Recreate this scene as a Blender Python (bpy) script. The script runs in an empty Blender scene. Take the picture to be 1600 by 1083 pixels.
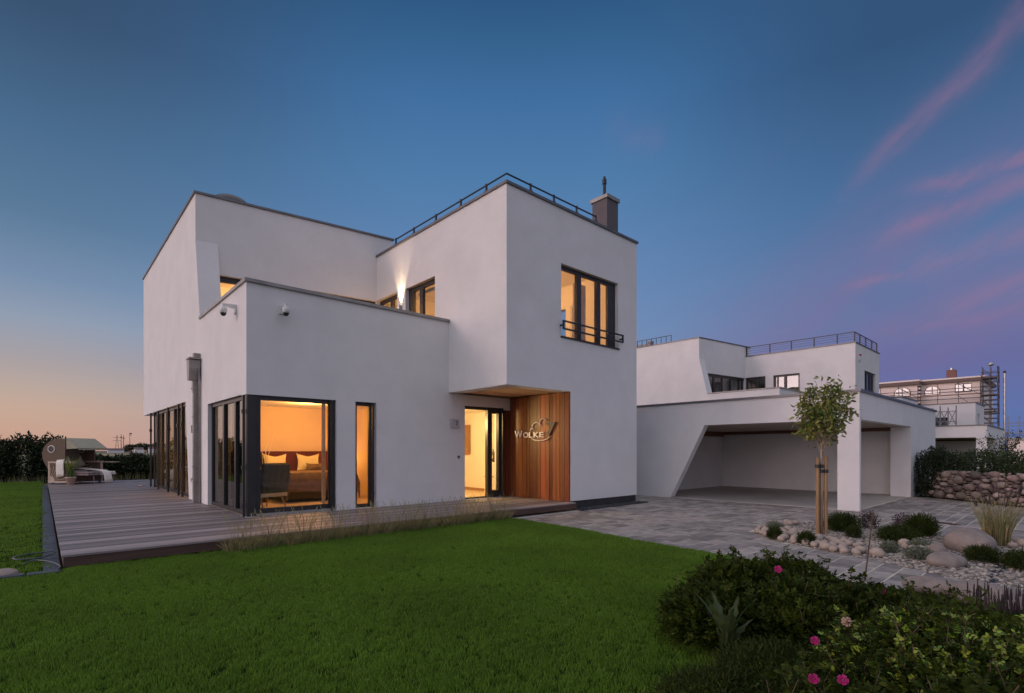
import bpy, bmesh, math, random
import numpy as np
from mathutils import Vector, Matrix, Euler
R_ = math.radians
random.seed(7); rng = np.random.default_rng(11)
SC = bpy.context.scene
COL = SC.collection

# ------------------------------------------------------------------ camera
cam_d = bpy.data.cameras.new('camera'); cam = bpy.data.objects.new('camera', cam_d); COL.objects.link(cam)
cam_d.sensor_width = 36.0; cam_d.lens = 36.0*807/1600
cam_d.shift_y = (704-541.5)/1600
cam_d.clip_start = 0.05; cam_d.clip_end = 5000
cam.location = (0, 0, 1.47)
HEAD = math.atan2(807, 735) - math.pi/2          # looks between +X and +Y of the house axes
cam.rotation_euler = (math.pi/2, 0, HEAD)
SC.camera = cam
CR = (math.cos(HEAD), math.sin(HEAD))            # to the right of the view
CF = (-math.sin(HEAD), math.cos(HEAD))           # forward

# ------------------------------------------------------------------ world: dusk sky
def s2l(c):
    return tuple((v/255/12.92 if v/255 <= .04045 else ((v/255+.055)/1.055)**2.4) for v in c)
W = bpy.data.worlds.new("World"); SC.world = W; W.use_nodes = True
nt = W.node_tree; nt.nodes.clear()
def N(t, **k):
    n = nt.nodes.new(t)
    for a, b in k.items():
        if a.startswith('i_'): n.inputs[int(a[2:])].default_value = b
        else: setattr(n, a, b)
    return n
def Mth(op, a, b=None, c=None, clamp=False):
    n = nt.nodes.new('ShaderNodeMath'); n.operation = op; n.use_clamp = clamp
    for i, v in enumerate((a, b, c)):
        if v is None: continue
        if isinstance(v, (int, float)): n.inputs[i].default_value = v
        else: nt.links.new(v, n.inputs[i])
    return n.outputs[0]
def Ramp(fac, stops, scale=1.0):
    n = nt.nodes.new('ShaderNodeValToRGB'); cr = n.color_ramp
    cr.interpolation = 'EASE' if len(stops) == 2 else 'LINEAR'
    while len(cr.elements) < len(stops): cr.elements.new(0.5)
    for e, (p, c) in zip(cr.elements, stops):
        e.position = p; l = s2l(c); e.color = (l[0]*scale, l[1]*scale, l[2]*scale, 1)
    nt.links.new(fac, n.inputs[0]); return n.outputs[0]
def Mix(f, a, b, mode='MIX'):
    n = nt.nodes.new('ShaderNodeMix'); n.data_type = 'RGBA'; n.blend_type = mode
    if isinstance(f, (int, float)): n.inputs[0].default_value = f
    else: nt.links.new(f, n.inputs[0])
    for i, v in ((6, a), (7, b)):
        if isinstance(v, tuple): n.inputs[i].default_value = (*v, 1)
        else: nt.links.new(v, n.inputs[i])
    return n.outputs[2]
def Smooth(x, a, b, lo=0.0, hi=1.0):
    n = nt.nodes.new('ShaderNodeMapRange'); n.interpolation_type = 'SMOOTHSTEP'
    nt.links.new(x, n.inputs[0])
    for i, v in enumerate((a, b, lo, hi)): n.inputs[i+1].default_value = v
    return n.outputs[0]
tc = N('ShaderNodeTexCoord'); sx = N('ShaderNodeSeparateXYZ'); nt.links.new(tc.outputs['Generated'], sx.inputs[0])
dx, dy, dz = sx.outputs
hl = Mth('SQRT', Mth('ADD', Mth('MULTIPLY', dx, dx), Mth('MULTIPLY', dy, dy)))
hl = Mth('MAXIMUM', hl, 0.001)
tr_ = Mth('DIVIDE', Mth('ADD', Mth('MULTIPLY', dx, CR[0]), Mth('MULTIPLY', dy, CR[1])), hl)   # sine of the azimuth from the view
tf_ = Mth('DIVIDE', Mth('ADD', Mth('MULTIPLY', dx, CF[0]), Mth('MULTIPLY', dy, CF[1])), hl)
zc = Mth('MAXIMUM', dz, 0.0)
left = Ramp(zc, [(0, (196,154,132)), (.02, (200,161,142)), (.06, (198,168,150)), (.09, (186,167,157)), (.13, (168,160,163)), (.185, (146,158,177)), (.24, (120,143,172)), (.32, (92,123,155)), (.42, (74,108,142)), (.54, (57,82,113)), (.7, (44,68,98))])
mid = Ramp(zc, [(0, (130,128,165)), (.10, (124,136,172)), (.22, (112,141,182)), (.34, (98,133,178)), (.46, (80,124,170)), (.56, (65,111,160)), (.64, (50,93,136)), (.67, (45,86,128))])
right = Ramp(zc, [(0, (88,112,166)), (.06, (96,114,168)), (.13, (104,108,158)), (.2, (104,116,160)), (.28, (92,118,162)), (.38, (72,110,154)), (.54, (52,84,122))])
sky = Mix(Smooth(tr_, -.72, -.15), left, mid)
sky = Mix(Smooth(tr_, .15, .62), sky, right)
# pink streaks of high cloud to the right, thin and slanting
vm = N('ShaderNodeMapping'); vm.vector_type = 'TEXTURE'
cmb = N('ShaderNodeCombineXYZ'); nt.links.new(tr_, cmb.inputs[0]); nt.links.new(dz, cmb.inputs[1])
nt.links.new(cmb.outputs[0], vm.inputs[0]); vm.inputs['Rotation'].default_value = (0, 0, R_(38)); vm.inputs['Scale'].default_value = (.62, .12, 1)
nz = N('ShaderNodeTexNoise'); nt.links.new(vm.outputs[0], nz.inputs['Vector'])
nz.inputs['Scale'].default_value = 1.15; nz.inputs['Detail'].default_value = 5; nz.inputs['Roughness'].default_value = .62; nz.inputs['Distortion'].default_value = .9
streak = Smooth(nz.outputs[0], .47, .80)
zone = Mth('MULTIPLY', Smooth(tr_, .22, .6), Mth('MULTIPLY', Smooth(dz, .05, .16), Smooth(dz, .52, .22)))
sky = Mix(Mth('MULTIPLY', Mth('MULTIPLY', streak, zone), .22), sky, s2l((158,104,138)))
nz2 = N('ShaderNodeTexNoise'); nt.links.new(vm.outputs[0], nz2.inputs['Vector']); nz2.inputs['Scale'].default_value = .55; nz2.inputs['Detail'].default_value = 4
sky = Mix(Mth('MULTIPLY', Mth('MULTIPLY', Smooth(nz2.outputs[0], .42, .70), zone), .42), sky, s2l((140,104,142)))
# wisps: long thin bands (sine of azimuth, height) -> soft masks broken up by noise
WISPS = [((0.5267, 0.375), (0.7211, 0.5279), 0.013, 0.55), ((0.5967, 0.3632), (0.7211, 0.3783), 0.009, 0.65), ((0.549, 0.3003), (0.7211, 0.3548), 0.014, 0.6), ((0.538, 0.2546), (0.5998, 0.2675), 0.007, 0.6), ((0.5769, 0.2581), (0.7211, 0.2945), 0.016, 0.5), ((0.6092, 0.1919), (0.7211, 0.2329), 0.018, 0.5), ((0.549, 0.1872), (0.7211, 0.1888), 0.014, 0.4), ((0.1709, 0.5241), (0.2741, 0.5035), 0.02, 0.14)]
nw = N('ShaderNodeTexNoise'); nt.links.new(cmb.outputs[0], nw.inputs['Vector']); nw.inputs['Scale'].default_value = 9; nw.inputs['Detail'].default_value = 6; nw.inputs['Roughness'].default_value = .6
nw2 = N('ShaderNodeTexNoise'); nt.links.new(vm.outputs[0], nw2.inputs['Vector']); nw2.inputs['Scale'].default_value = 5; nw2.inputs['Detail'].default_value = 7; nw2.inputs['Roughness'].default_value = .65
wob = Mth('MULTIPLY', Mth('SUBTRACT', nw.outputs[0], .5), .055)
acc = None
for (ax_, ay_), (bx_, by_), w_, st_ in WISPS:
    L_ = math.hypot(bx_-ax_, by_-ay_); ux, uy = (bx_-ax_)/L_, (by_-ay_)/L_
    px_ = Mth('SUBTRACT', tr_, ax_); py_ = Mth('SUBTRACT', dz, ay_)
    t_ = Mth('ADD', Mth('MULTIPLY', px_, ux), Mth('MULTIPLY', py_, uy))
    s_ = Mth('ADD', Mth('ADD', Mth('MULTIPLY', px_, -uy), Mth('MULTIPLY', py_, ux)), wob)
    g_ = Mth('POWER', 2.718, Mth('MULTIPLY', Mth('POWER', Mth('ABSOLUTE', Mth('DIVIDE', s_, w_)), 1.6), -1.0))
    e_ = Mth('MULTIPLY', Smooth(t_, -.01, L_*.45), Smooth(t_, L_*1.25, L_*.9))
    m_ = Mth("MULTIPLY", Mth("MULTIPLY", g_, e_), st_*.5)
    acc = m_ if acc is None else Mth('MAXIMUM', acc, m_)
acc = Mth('MULTIPLY', acc, Smooth(nw2.outputs[0], .25, .62, .25, 1.15))
acc = Mth('MULTIPLY', acc, Smooth(tf_, .1, .3))
sky = Mix(acc, sky, s2l((168,118,146)))
# behind the photographer the sky is paler; overhead a pale fill is added for the ground
back = Ramp(zc, [(0, (164,158,180)), (.15, (168,166,186)), (.35, (178,180,200)), (.6, (188,191,210)), (1, (188,191,210))], 1.0)
sky = Mix(Smooth(tf_, .12, -.35), sky, back)
sky = Mix(Smooth(dz, .69, .84), sky, (.62,.62,.74))
# afterglow round the set sun
SUN_AZ = (-.93, .37)
gd = Mth('DIVIDE', Mth('ADD', Mth('MULTIPLY', dx, SUN_AZ[0]), Mth('MULTIPLY', dy, SUN_AZ[1])), hl)
glow = Mth('MULTIPLY', Smooth(gd, .45, 1.0), Smooth(zc, .48, 0.0))
sky = Mix(glow, sky, Mix(1.0, sky, (2.7, 2.02, 1.88), 'ADD'))
bg = N('ShaderNodeBackground'); nt.links.new(sky, bg.inputs[0]); bg.inputs[1].default_value = 1.0
wo = N('ShaderNodeOutputWorld'); nt.links.new(bg.outputs[0], wo.inputs[0])

# low sun just gone into the haze: weak, wide and warm
sd = bpy.data.lights.new('sun', 'SUN'); sd.energy = .6; sd.angle = R_(14); sd.color = (1, .70, .66)
so = bpy.data.objects.new('sun', sd); COL.objects.link(so)
sv = Vector((SUN_AZ[0], SUN_AZ[1], math.tan(R_(17)))).normalized()
so.rotation_euler = sv.to_track_quat('Z', 'Y').to_euler()
vs = SC.view_settings; vs.view_transform = 'Standard'; vs.look = 'None'; vs.exposure = 0; vs.gamma = 1; vs.use_curve_mapping = False
SC.cycles.use_denoising = True
SC.cycles.max_bounces = 8; SC.cycles.transparent_max_bounces = 16; SC.cycles.sample_clamp_indirect = 6
SC.cycles.caustics_reflective = False; SC.cycles.caustics_refractive = False

# ------------------------------------------------------------------ mesh helpers
class MB:
    def __init__(s): s.v = []; s.f = []; s.m = []; s.sm = []
    def add(s, vs, fs, mi=0, smooth=False, M=None):
        o = len(s.v)
        if M is not None: vs = [tuple(M @ Vector(v)) for v in vs]
        s.v.extend(tuple(v) for v in vs)
        for f in fs: s.f.append(tuple(i+o for i in f)); s.m.append(mi); s.sm.append(smooth)
        return s
    def box(s, x0, x1, y0, y1, z0, z1, mi=0, M=None, skip=''):
        v = [(x0,y0,z0),(x1,y0,z0),(x1,y1,z0),(x0,y1,z0),(x0,y0,z1),(x1,y0,z1),(x1,y1,z1),(x0,y1,z1)]
        f = [(0,3,2,1),(4,5,6,7),(0,1,5,4),(1,2,6,5),(2,3,7,6),(3,0,4,7)]
        if 'b' in skip: f = f[1:]
        return s.add(v, f, mi, M=M)
    def bev(s, x0, x1, y0, y1, z0, z1, b=.01, mi=0, M=None):
        # box with chamfered edges all round
        P = []
        for (X, Y, Z, a, c, d) in [(x, y, z, i, j, k) for i, x in ((-1, x0), (1, x1)) for j, y in ((-1, y0), (1, y1)) for k, z in ((-1, z0), (1, z1))]:
            P += [(X, Y-c*b, Z-d*b), (X-a*b, Y, Z-d*b), (X-a*b, Y-c*b, Z)]
        me = bmesh.new(); vs_ = [me.verts.new(p) for p in P]
        r = bmesh.ops.convex_hull(me, input=vs_)
        me.verts.ensure_lookup_table(); me.verts.index_update()
        V_ = [v.co.copy() for v in me.verts]; F_ = [tuple(v.index for v in f.verts) for f in me.faces]
        me.free(); return s.add(V_, F_, mi, M=M)
    def cyl(s, p0, p1, r0, r1=None, n=10, mi=0, cap=True, smooth=True, M=None):
        r1 = r0 if r1 is None else r1
        p0 = Vector(p0); p1 = Vector(p1); d = (p1-p0)
        if d.length < 1e-9: return s
        q = d.to_track_quat('Z', 'Y'); vs = []
        for p, r in ((p0, r0), (p1, r1)):
            for k in range(n):
                a = 2*math.pi*k/n; vs.append(p + q @ Vector((r*math.cos(a), r*math.sin(a), 0)))
        s.add(vs, [(k, (k+1) % n, n+(k+1) % n, n+k) for k in range(n)], mi, smooth, M)
        if cap: s.add(vs, [tuple(range(n-1, -1, -1)), tuple(range(n, 2*n))], mi, False, M)
        return s
    def tube(s, pts, r, n=8, mi=0, M=None):
        rs = r if isinstance(r, (list, tuple)) else [r]*len(pts)
        pts = [Vector(p) for p in pts]; vs = []
        for i, p in enumerate(pts):
            d = (pts[min(i+1, len(pts)-1)] - pts[max(i-1, 0)])
            q = d.to_track_quat('Z', 'Y')
            for k in range(n):
                a = 2*math.pi*k/n; vs.append(p + q @ Vector((rs[i]*math.cos(a), rs[i]*math.sin(a), 0)))
        fs = [(i*n+k, i*n+(k+1) % n, (i+1)*n+(k+1) % n, (i+1)*n+k) for i in range(len(pts)-1) for k in range(n)]
        fs += [tuple(range(n-1, -1, -1)), tuple(range((len(pts)-1)*n, len(pts)*n))]
        return s.add(vs, fs, mi, True, M)
    def lathe(s, prof, n=20, mi=0, M=None, smooth=True):
        vs = []; k = len(prof)
        for i in range(n):
            a = 2*math.pi*i/n
            vs += [(r*math.cos(a), r*math.sin(a), z) for r, z in prof]
        fs = [(i*k+j, ((i+1) % n)*k+j, ((i+1) % n)*k+j+1, i*k+j+1) for i in range(n) for j in range(k-1)]
        return s.add(vs, fs, mi, smooth, M)
    def prism(s, poly, fn, a, b, mi=0):
        # poly: 2D outline; fn(u, v, w) -> xyz; between w=a and w=b
        n = len(poly)
        vs = [fn(u, v, a) for u, v in poly] + [fn(u, v, b) for u, v in poly]
        from mathutils.geometry import tessellate_polygon
        tri = tessellate_polygon([[Vector((u, v, 0)) for u, v in poly]])
        s.add(vs, [tuple(t) for t in tri] + [tuple(n+i for i in reversed(t)) for t in tri] + [(k, (k+1) % n, n+(k+1) % n, n+k) for k in range(n)], mi)
        return s
    def wall(s, ax, c, t, u0, u1, z0, z1, holes=(), mi=0):
        # wall plate in plane ax=c, thickness t to the inside, holes = (u0,u1,z0,z1)
        us = sorted({u0, u1, *[min(max(h[i], u0), u1) for h in holes for i in (0, 1)]})
        zs = sorted({z0, z1, *[min(max(h[i], z0), z1) for h in holes for i in (2, 3)]})
        solid = {}
        for i in range(len(us)-1):
            for j in range(len(zs)-1):
                um = (us[i]+us[i+1])/2; zm = (zs[j]+zs[j+1])/2
                solid[i, j] = not any(h[0] < um < h[1] and h[2] < zm < h[3] for h in holes)
        def p(u, z, w): return (c+w, u, z) if ax == 'X' else (u, c+w, z)
        for (i, j), o in solid.items():
            if not o: continue
            a, b, d, e = us[i], us[i+1], zs[j], zs[j+1]
            s.add([p(a, d, 0), p(b, d, 0), p(b, e, 0), p(a, e, 0), p(a, d, t), p(b, d, t), p(b, e, t), p(a, e, t)],
                  [(0, 1, 2, 3), (7, 6, 5, 4)]
                  + ([] if solid.get((i, j-1)) else [(0, 4, 5, 1)]) + ([] if solid.get((i, j+1)) else [(3, 2, 6, 7)])
                  + ([] if solid.get((i-1, j)) else [(0, 3, 7, 4)]) + ([] if solid.get((i+1, j)) else [(1, 5, 6, 2)]), mi)
        return s
    def build(s, name, mat, parent=None, org=None, loc=None):
        me = bpy.data.meshes.new(name)
        v = s.v
        if org is not None: v = [(a[0]-org[0], a[1]-org[1], a[2]-org[2]) for a in v]
        me.from_pydata(v, [], s.f)
        for m in (mat if isinstance(mat, (list, tuple)) else [mat]): me.materials.append(m)
        me.polygons.foreach_set('material_index', s.m); me.polygons.foreach_set('use_smooth', s.sm)
        bm = bmesh.new(); bm.from_mesh(me); bmesh.ops.recalc_face_normals(bm, faces=bm.faces); bm.to_mesh(me); bm.free()
        me.update()
        o = bpy.data.objects.new(name, me); COL.objects.link(o)
        if parent: o.parent = parent
        if loc: o.location = loc
        return o
def npmesh(name, V, F, mat, parent=None, smooth=False, org=None):
    V = np.asarray(V, dtype=np.float32)
    if org is not None: V = V - np.asarray(org, dtype=np.float32)
    F = np.asarray(F, dtype=np.int32); k = F.shape[1]
    me = bpy.data.meshes.new(name)
    me.vertices.add(len(V)); me.vertices.foreach_set('co', V.ravel())
    me.loops.add(F.size); me.loops.foreach_set('vertex_index', F.ravel())
    me.polygons.add(len(F)); me.polygons.foreach_set('loop_start', np.arange(0, F.size, k, dtype=np.int32))
    me.polygons.foreach_set('loop_total', np.full(len(F), k, dtype=np.int32))
    if smooth: me.polygons.foreach_set('use_smooth', np.ones(len(F), dtype=bool))
    me.update(calc_edges=True); me.materials.append(mat)
    o = bpy.data.objects.new(name, me); COL.objects.link(o)
    if parent: o.parent = parent
    return o
def tag(o, label=None, cat=None, group=None, kind=None):
    for k, v in (('label', label), ('category', cat), ('group', group), ('kind', kind)):
        if v: o[k] = v
    return o
def thing(name, label, cat, loc=(0, 0, 0), rz=0, group=None):
    o = bpy.data.objects.new(name, None); COL.objects.link(o); o.empty_display_size = .2
    o.location = loc; o.rotation_euler = (0, 0, rz)
    return tag(o, label, cat, group)
def copy_tree(o, parent=None):
    c = o.copy(); COL.objects.link(c); c.parent = parent
    for ch in [x for x in bpy.data.objects if x.parent == o]: copy_tree(ch, c)
    return c

# ------------------------------------------------------------------ materials
def mat(name, col, rough=.6, var=.12, nscale=8.0, bump=0.0, bscale=60.0, metal=0.0, island=0.0, stretch=None, spec=.5, col2=None, island_hue=0.0, coords='Object', world=False, patch=0.0, emit=None, trans=0.0):
    m = bpy.data.materials.new(name); m.use_nodes = True; t = m.node_tree; L = t.links; b = t.nodes['Principled BSDF']
    b.inputs['Roughness'].default_value = rough; b.inputs['Metallic'].default_value = metal; b.inputs['Specular IOR Level'].default_value = spec
    tcn = t.nodes.new('ShaderNodeTexCoord'); mp = t.nodes.new('ShaderNodeMapping'); L.new(tcn.outputs[coords], mp.inputs[0])
    if stretch: mp.inputs['Scale'].default_value = stretch
    n = t.nodes.new('ShaderNodeTexNoise'); n.inputs['Scale'].default_value = nscale; n.inputs['Detail'].default_value = 6; n.inputs['Roughness'].default_value = .6
    L.new(mp.outputs[0], n.inputs['Vector'])
    mx = t.nodes.new('ShaderNodeMix'); mx.data_type = 'RGBA'
    mr = t.nodes.new('ShaderNodeMapRange'); L.new(n.outputs[0], mr.inputs[0]); mr.inputs[1].default_value = .32; mr.inputs[2].default_value = .68
    L.new(mr.outputs[0], mx.inputs[0])
    c2 = col2 if col2 else tuple(min(1, c*(1+var)) for c in col)
    c1 = col if col2 else tuple(c*(1-var) for c in col)
    mx.inputs[6].default_value = (*c1, 1); mx.inputs[7].default_value = (*c2, 1)
    out = mx.outputs[2]
    if patch:
        gp = t.nodes.new('ShaderNodeNewGeometry'); n3 = t.nodes.new('ShaderNodeTexNoise'); n3.inputs['Scale'].default_value = .9; n3.inputs['Detail'].default_value = 5; L.new(gp.outputs['Position'], n3.inputs['Vector'])
        r3 = t.nodes.new('ShaderNodeMapRange'); L.new(n3.outputs[0], r3.inputs[0]); r3.inputs[1].default_value = .3; r3.inputs[2].default_value = .7; r3.inputs[3].default_value = 1-patch; r3.inputs[4].default_value = 1+patch
        h3 = t.nodes.new('ShaderNodeHueSaturation'); L.new(r3.outputs[0], h3.inputs['Value']); L.new(out, h3.inputs['Color']); out = h3.outputs[0]
    if island or island_hue:
        g = t.nodes.new('ShaderNodeNewGeometry'); hs = t.nodes.new('ShaderNodeHueSaturation')
        r = t.nodes.new('ShaderNodeMapRange'); L.new(g.outputs['Random Per Island'], r.inputs[0]); r.inputs[3].default_value = 1-island; r.inputs[4].default_value = 1+island
        L.new(r.outputs[0], hs.inputs['Value']); L.new(out, hs.inputs['Color'])
        if island_hue:
            wn = t.nodes.new('ShaderNodeTexWhiteNoise'); wn.noise_dimensions = '1D'; L.new(g.outputs['Random Per Island'], wn.inputs['W'])
            r2 = t.nodes.new('ShaderNodeMapRange'); L.new(wn.outputs[0], r2.inputs[0]); r2.inputs[3].default_value = .5-island_hue; r2.inputs[4].default_value = .5+island_hue
            L.new(r2.outputs[0], hs.inputs['Hue'])
        out = hs.outputs[0]
    L.new(out, b.inputs['Base Color'])
    if bump:
        n2 = t.nodes.new('ShaderNodeTexNoise'); n2.inputs['Scale'].default_value = bscale; n2.inputs['Detail'].default_value = 4; L.new(mp.outputs[0], n2.inputs['Vector'])
        bp = t.nodes.new('ShaderNodeBump'); bp.inputs['Strength'].default_value = min(1, bump); bp.inputs['Distance'].default_value = .01
        L.new(n2.outputs[0], bp.inputs['Height']); L.new(bp.outputs[0], b.inputs['Normal'])
    if emit: b.inputs['Emission Color'].default_value = (*emit[0], 1); b.inputs['Emission Strength'].default_value = emit[1]
    if trans:
        b.inputs['Transmission Weight'].default_value = 0
        tl = t.nodes.new('ShaderNodeBsdfTranslucent'); L.new(out, tl.inputs[0]); ms = t.nodes.new('ShaderNodeMixShader'); ms.inputs[0].default_value = trans
        L.new(b.outputs[0], ms.inputs[1]); L.new(tl.outputs[0], ms.inputs[2]); L.new(ms.outputs[0], t.nodes['Material Output'].inputs[0])
    return m
def glass(name, base=.06, tint=(.93,.95,.95)):
    m = bpy.data.materials.new(name); m.use_nodes = True; t = m.node_tree; L = t.links; t.nodes.clear()
    o = t.nodes.new('ShaderNodeOutputMaterial'); ms = t.nodes.new('ShaderNodeMixShader'); tr = t.nodes.new('ShaderNodeBsdfTransparent'); gl = t.nodes.new('ShaderNodeBsdfGlossy')
    tr.inputs[0].default_value = (*tint, 1); gl.inputs['Roughness'].default_value = .012
    fr = t.nodes.new('ShaderNodeFresnel'); ge = t.nodes.new('ShaderNodeNewGeometry'); ir = t.nodes.new('ShaderNodeMapRange'); L.new(ge.outputs['Backfacing'], ir.inputs[0]); ir.inputs[3].default_value = 1.5; ir.inputs[4].default_value = .6667; L.new(ir.outputs[0], fr.inputs[0])
    mr = t.nodes.new('ShaderNodeMapRange'); L.new(fr.outputs[0], mr.inputs[0]); mr.inputs[1].default_value = 0; mr.inputs[2].default_value = 1; mr.inputs[3].default_value = base; mr.inputs[4].default_value = 1
    nz = t.nodes.new('ShaderNodeTexNoise'); nz.inputs['Scale'].default_value = .9; tcn = t.nodes.new('ShaderNodeTexCoord'); L.new(tcn.outputs['Object'], nz.inputs['Vector'])
    bp = t.nodes.new('ShaderNodeBump'); bp.inputs['Strength'].default_value = .12; bp.inputs['Distance'].default_value = .02; L.new(nz.outputs[0], bp.inputs['Height']); L.new(bp.outputs[0], gl.inputs['Normal'])
    L.new(mr.outputs[0], ms.inputs[0]); L.new(tr.outputs[0], ms.inputs[1]); L.new(gl.outputs[0], ms.inputs[2]); L.new(ms.outputs[0], o.inputs[0])
    return m
M = dict(
 verge=mat('verge', (.05,.075,.02), .95, .3, .6, .5, 6, col2=(.10,.10,.04)), stubble=mat('stubble', (.34,.24,.12), .95, .2, .04, .2, 2, col2=(.22,.22,.10)),
 leaf_hedge_green=mat('leaf_hedge_green', (.025,.05,.014), .55, .3, 3, island=.55, island_hue=.03, trans=.2, col2=(.05,.075,.02)),
 stucco=mat('stucco', (.77,.765,.76), .9, .045, 1.1, .8, 60),
 plinth=mat('plinth', (.035,.037,.04), .8, .2, 6, .4, 40),
 coping=mat('coping', (.16,.16,.17), .45, .15, 3, .1, 20, metal=.6),
 coping_light=mat('coping_light', (.30,.29,.28), .5, .2, 3, .15, 20, metal=.4),
 black=mat('black_metal', (.018,.019,.022), .45, .15, 5),
 frame=mat('frame', (.025,.024,.026), .42, .2, 5),
 steel=mat('steel', (.5,.5,.5), .35, .1, 4, metal=.9),
 zinc=mat('zinc', (.27,.25,.24), .5, .2, 5, .1, 30, metal=.15),
 white=mat('white_plastic', (.7,.7,.7), .4, .05, 5),
 deck=mat('deck_wood', (.165,.138,.138), .5, .25, 3, .5, 30, island=.58, stretch=(.25, 6, 6), col2=(.27,.23,.225)),
 fascia=mat('fascia_wood', (.085,.045,.035), .6, .3, 3, .3, 30, island=.25, stretch=(.3, 5, 5)),
 clad=mat('cladding_wood', (.24,.070,.022), .45, .16, 3, .3, 30, island=.72, island_hue=.010, stretch=(5, 5, .35)),
 plaster=mat('plaster', (.80,.77,.70), .85, .03, 2, .1, 50),
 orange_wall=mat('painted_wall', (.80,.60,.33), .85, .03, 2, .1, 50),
 floor_in=mat('interior_floor', (.55,.42,.28), .35, .1, 3, stretch=(1, .2, 1)),
 soffit=mat('soffit', (.48,.33,.24), .85, .05, 3, .2, 50),
 brownwood=mat('brown_wood', (.20,.09,.045), .5, .3, 4, .2, 30, stretch=(5,.4,5)),
 concrete=mat('concrete', (.46,.43,.39), .75, .15, .8, .3, 30),
 glass=glass('window_glass', .015),
 glass_coat=glass('coated_glass', .26, (.75,.75,.75)),
 glass_dark=glass('balcony_glass', .14, (.50,.55,.56)),
)
# ------------------------------------------------------------------ the house type (built twice)
TA = math.tan(R_(7.8))
def obl(X, back=0.0): return 15.44 - (X-2.953)*TA + back          # the slightly turned upper front wall
def plate(ax, c0, c1, u0, u1, z0, z1): return (c0, c1, u0, u1, z0, z1) if ax == 'X' else (u0, u1, c0, c1, z0, z1)
def window(par, org, ax, c, u0, u1, z0, z1, divs=(), fw=.07, inset=.1, gl='glass', fwl=None, fwr=None, fwb=None, name='window', rot=None, fmat='frame'):
    """frame with mullions at divs (u, width) set back by inset; pane is a child"""
    fwl = fwl or fw; fwr = fwr or fw; fwb = fwb or fw
    m = MB(); a, b = c+inset, c+inset+.07
    def bx(u_0, u_1, z_0, z_1, a_=a, b_=b): m.box(*plate(ax, a_, b_, u_0, u_1, z_0, z_1))
    bx(u0, u1, z1-fw, z1); bx(u0, u1, z0, z0+fwb)
    bx(u0, u0+fwl, z0+fwb, z1-fw); bx(u1-fwr, u1, z0+fwb, z1-fw)
    for u, w in divs: bx(u-w/2, u+w/2, z0+fwb, z1-fw, a-.012, b)
    w_ = m.build(name, M[fmat], par, org)
    g = MB(); g.box(*plate(ax, a+.03, a+.042, u0+fwl*.6, u1-fwr*.6, z0+fwb*.6, z1-fw*.6)); g.build('pane', M[gl], w_, None if org is None else org)
    return w_
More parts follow.
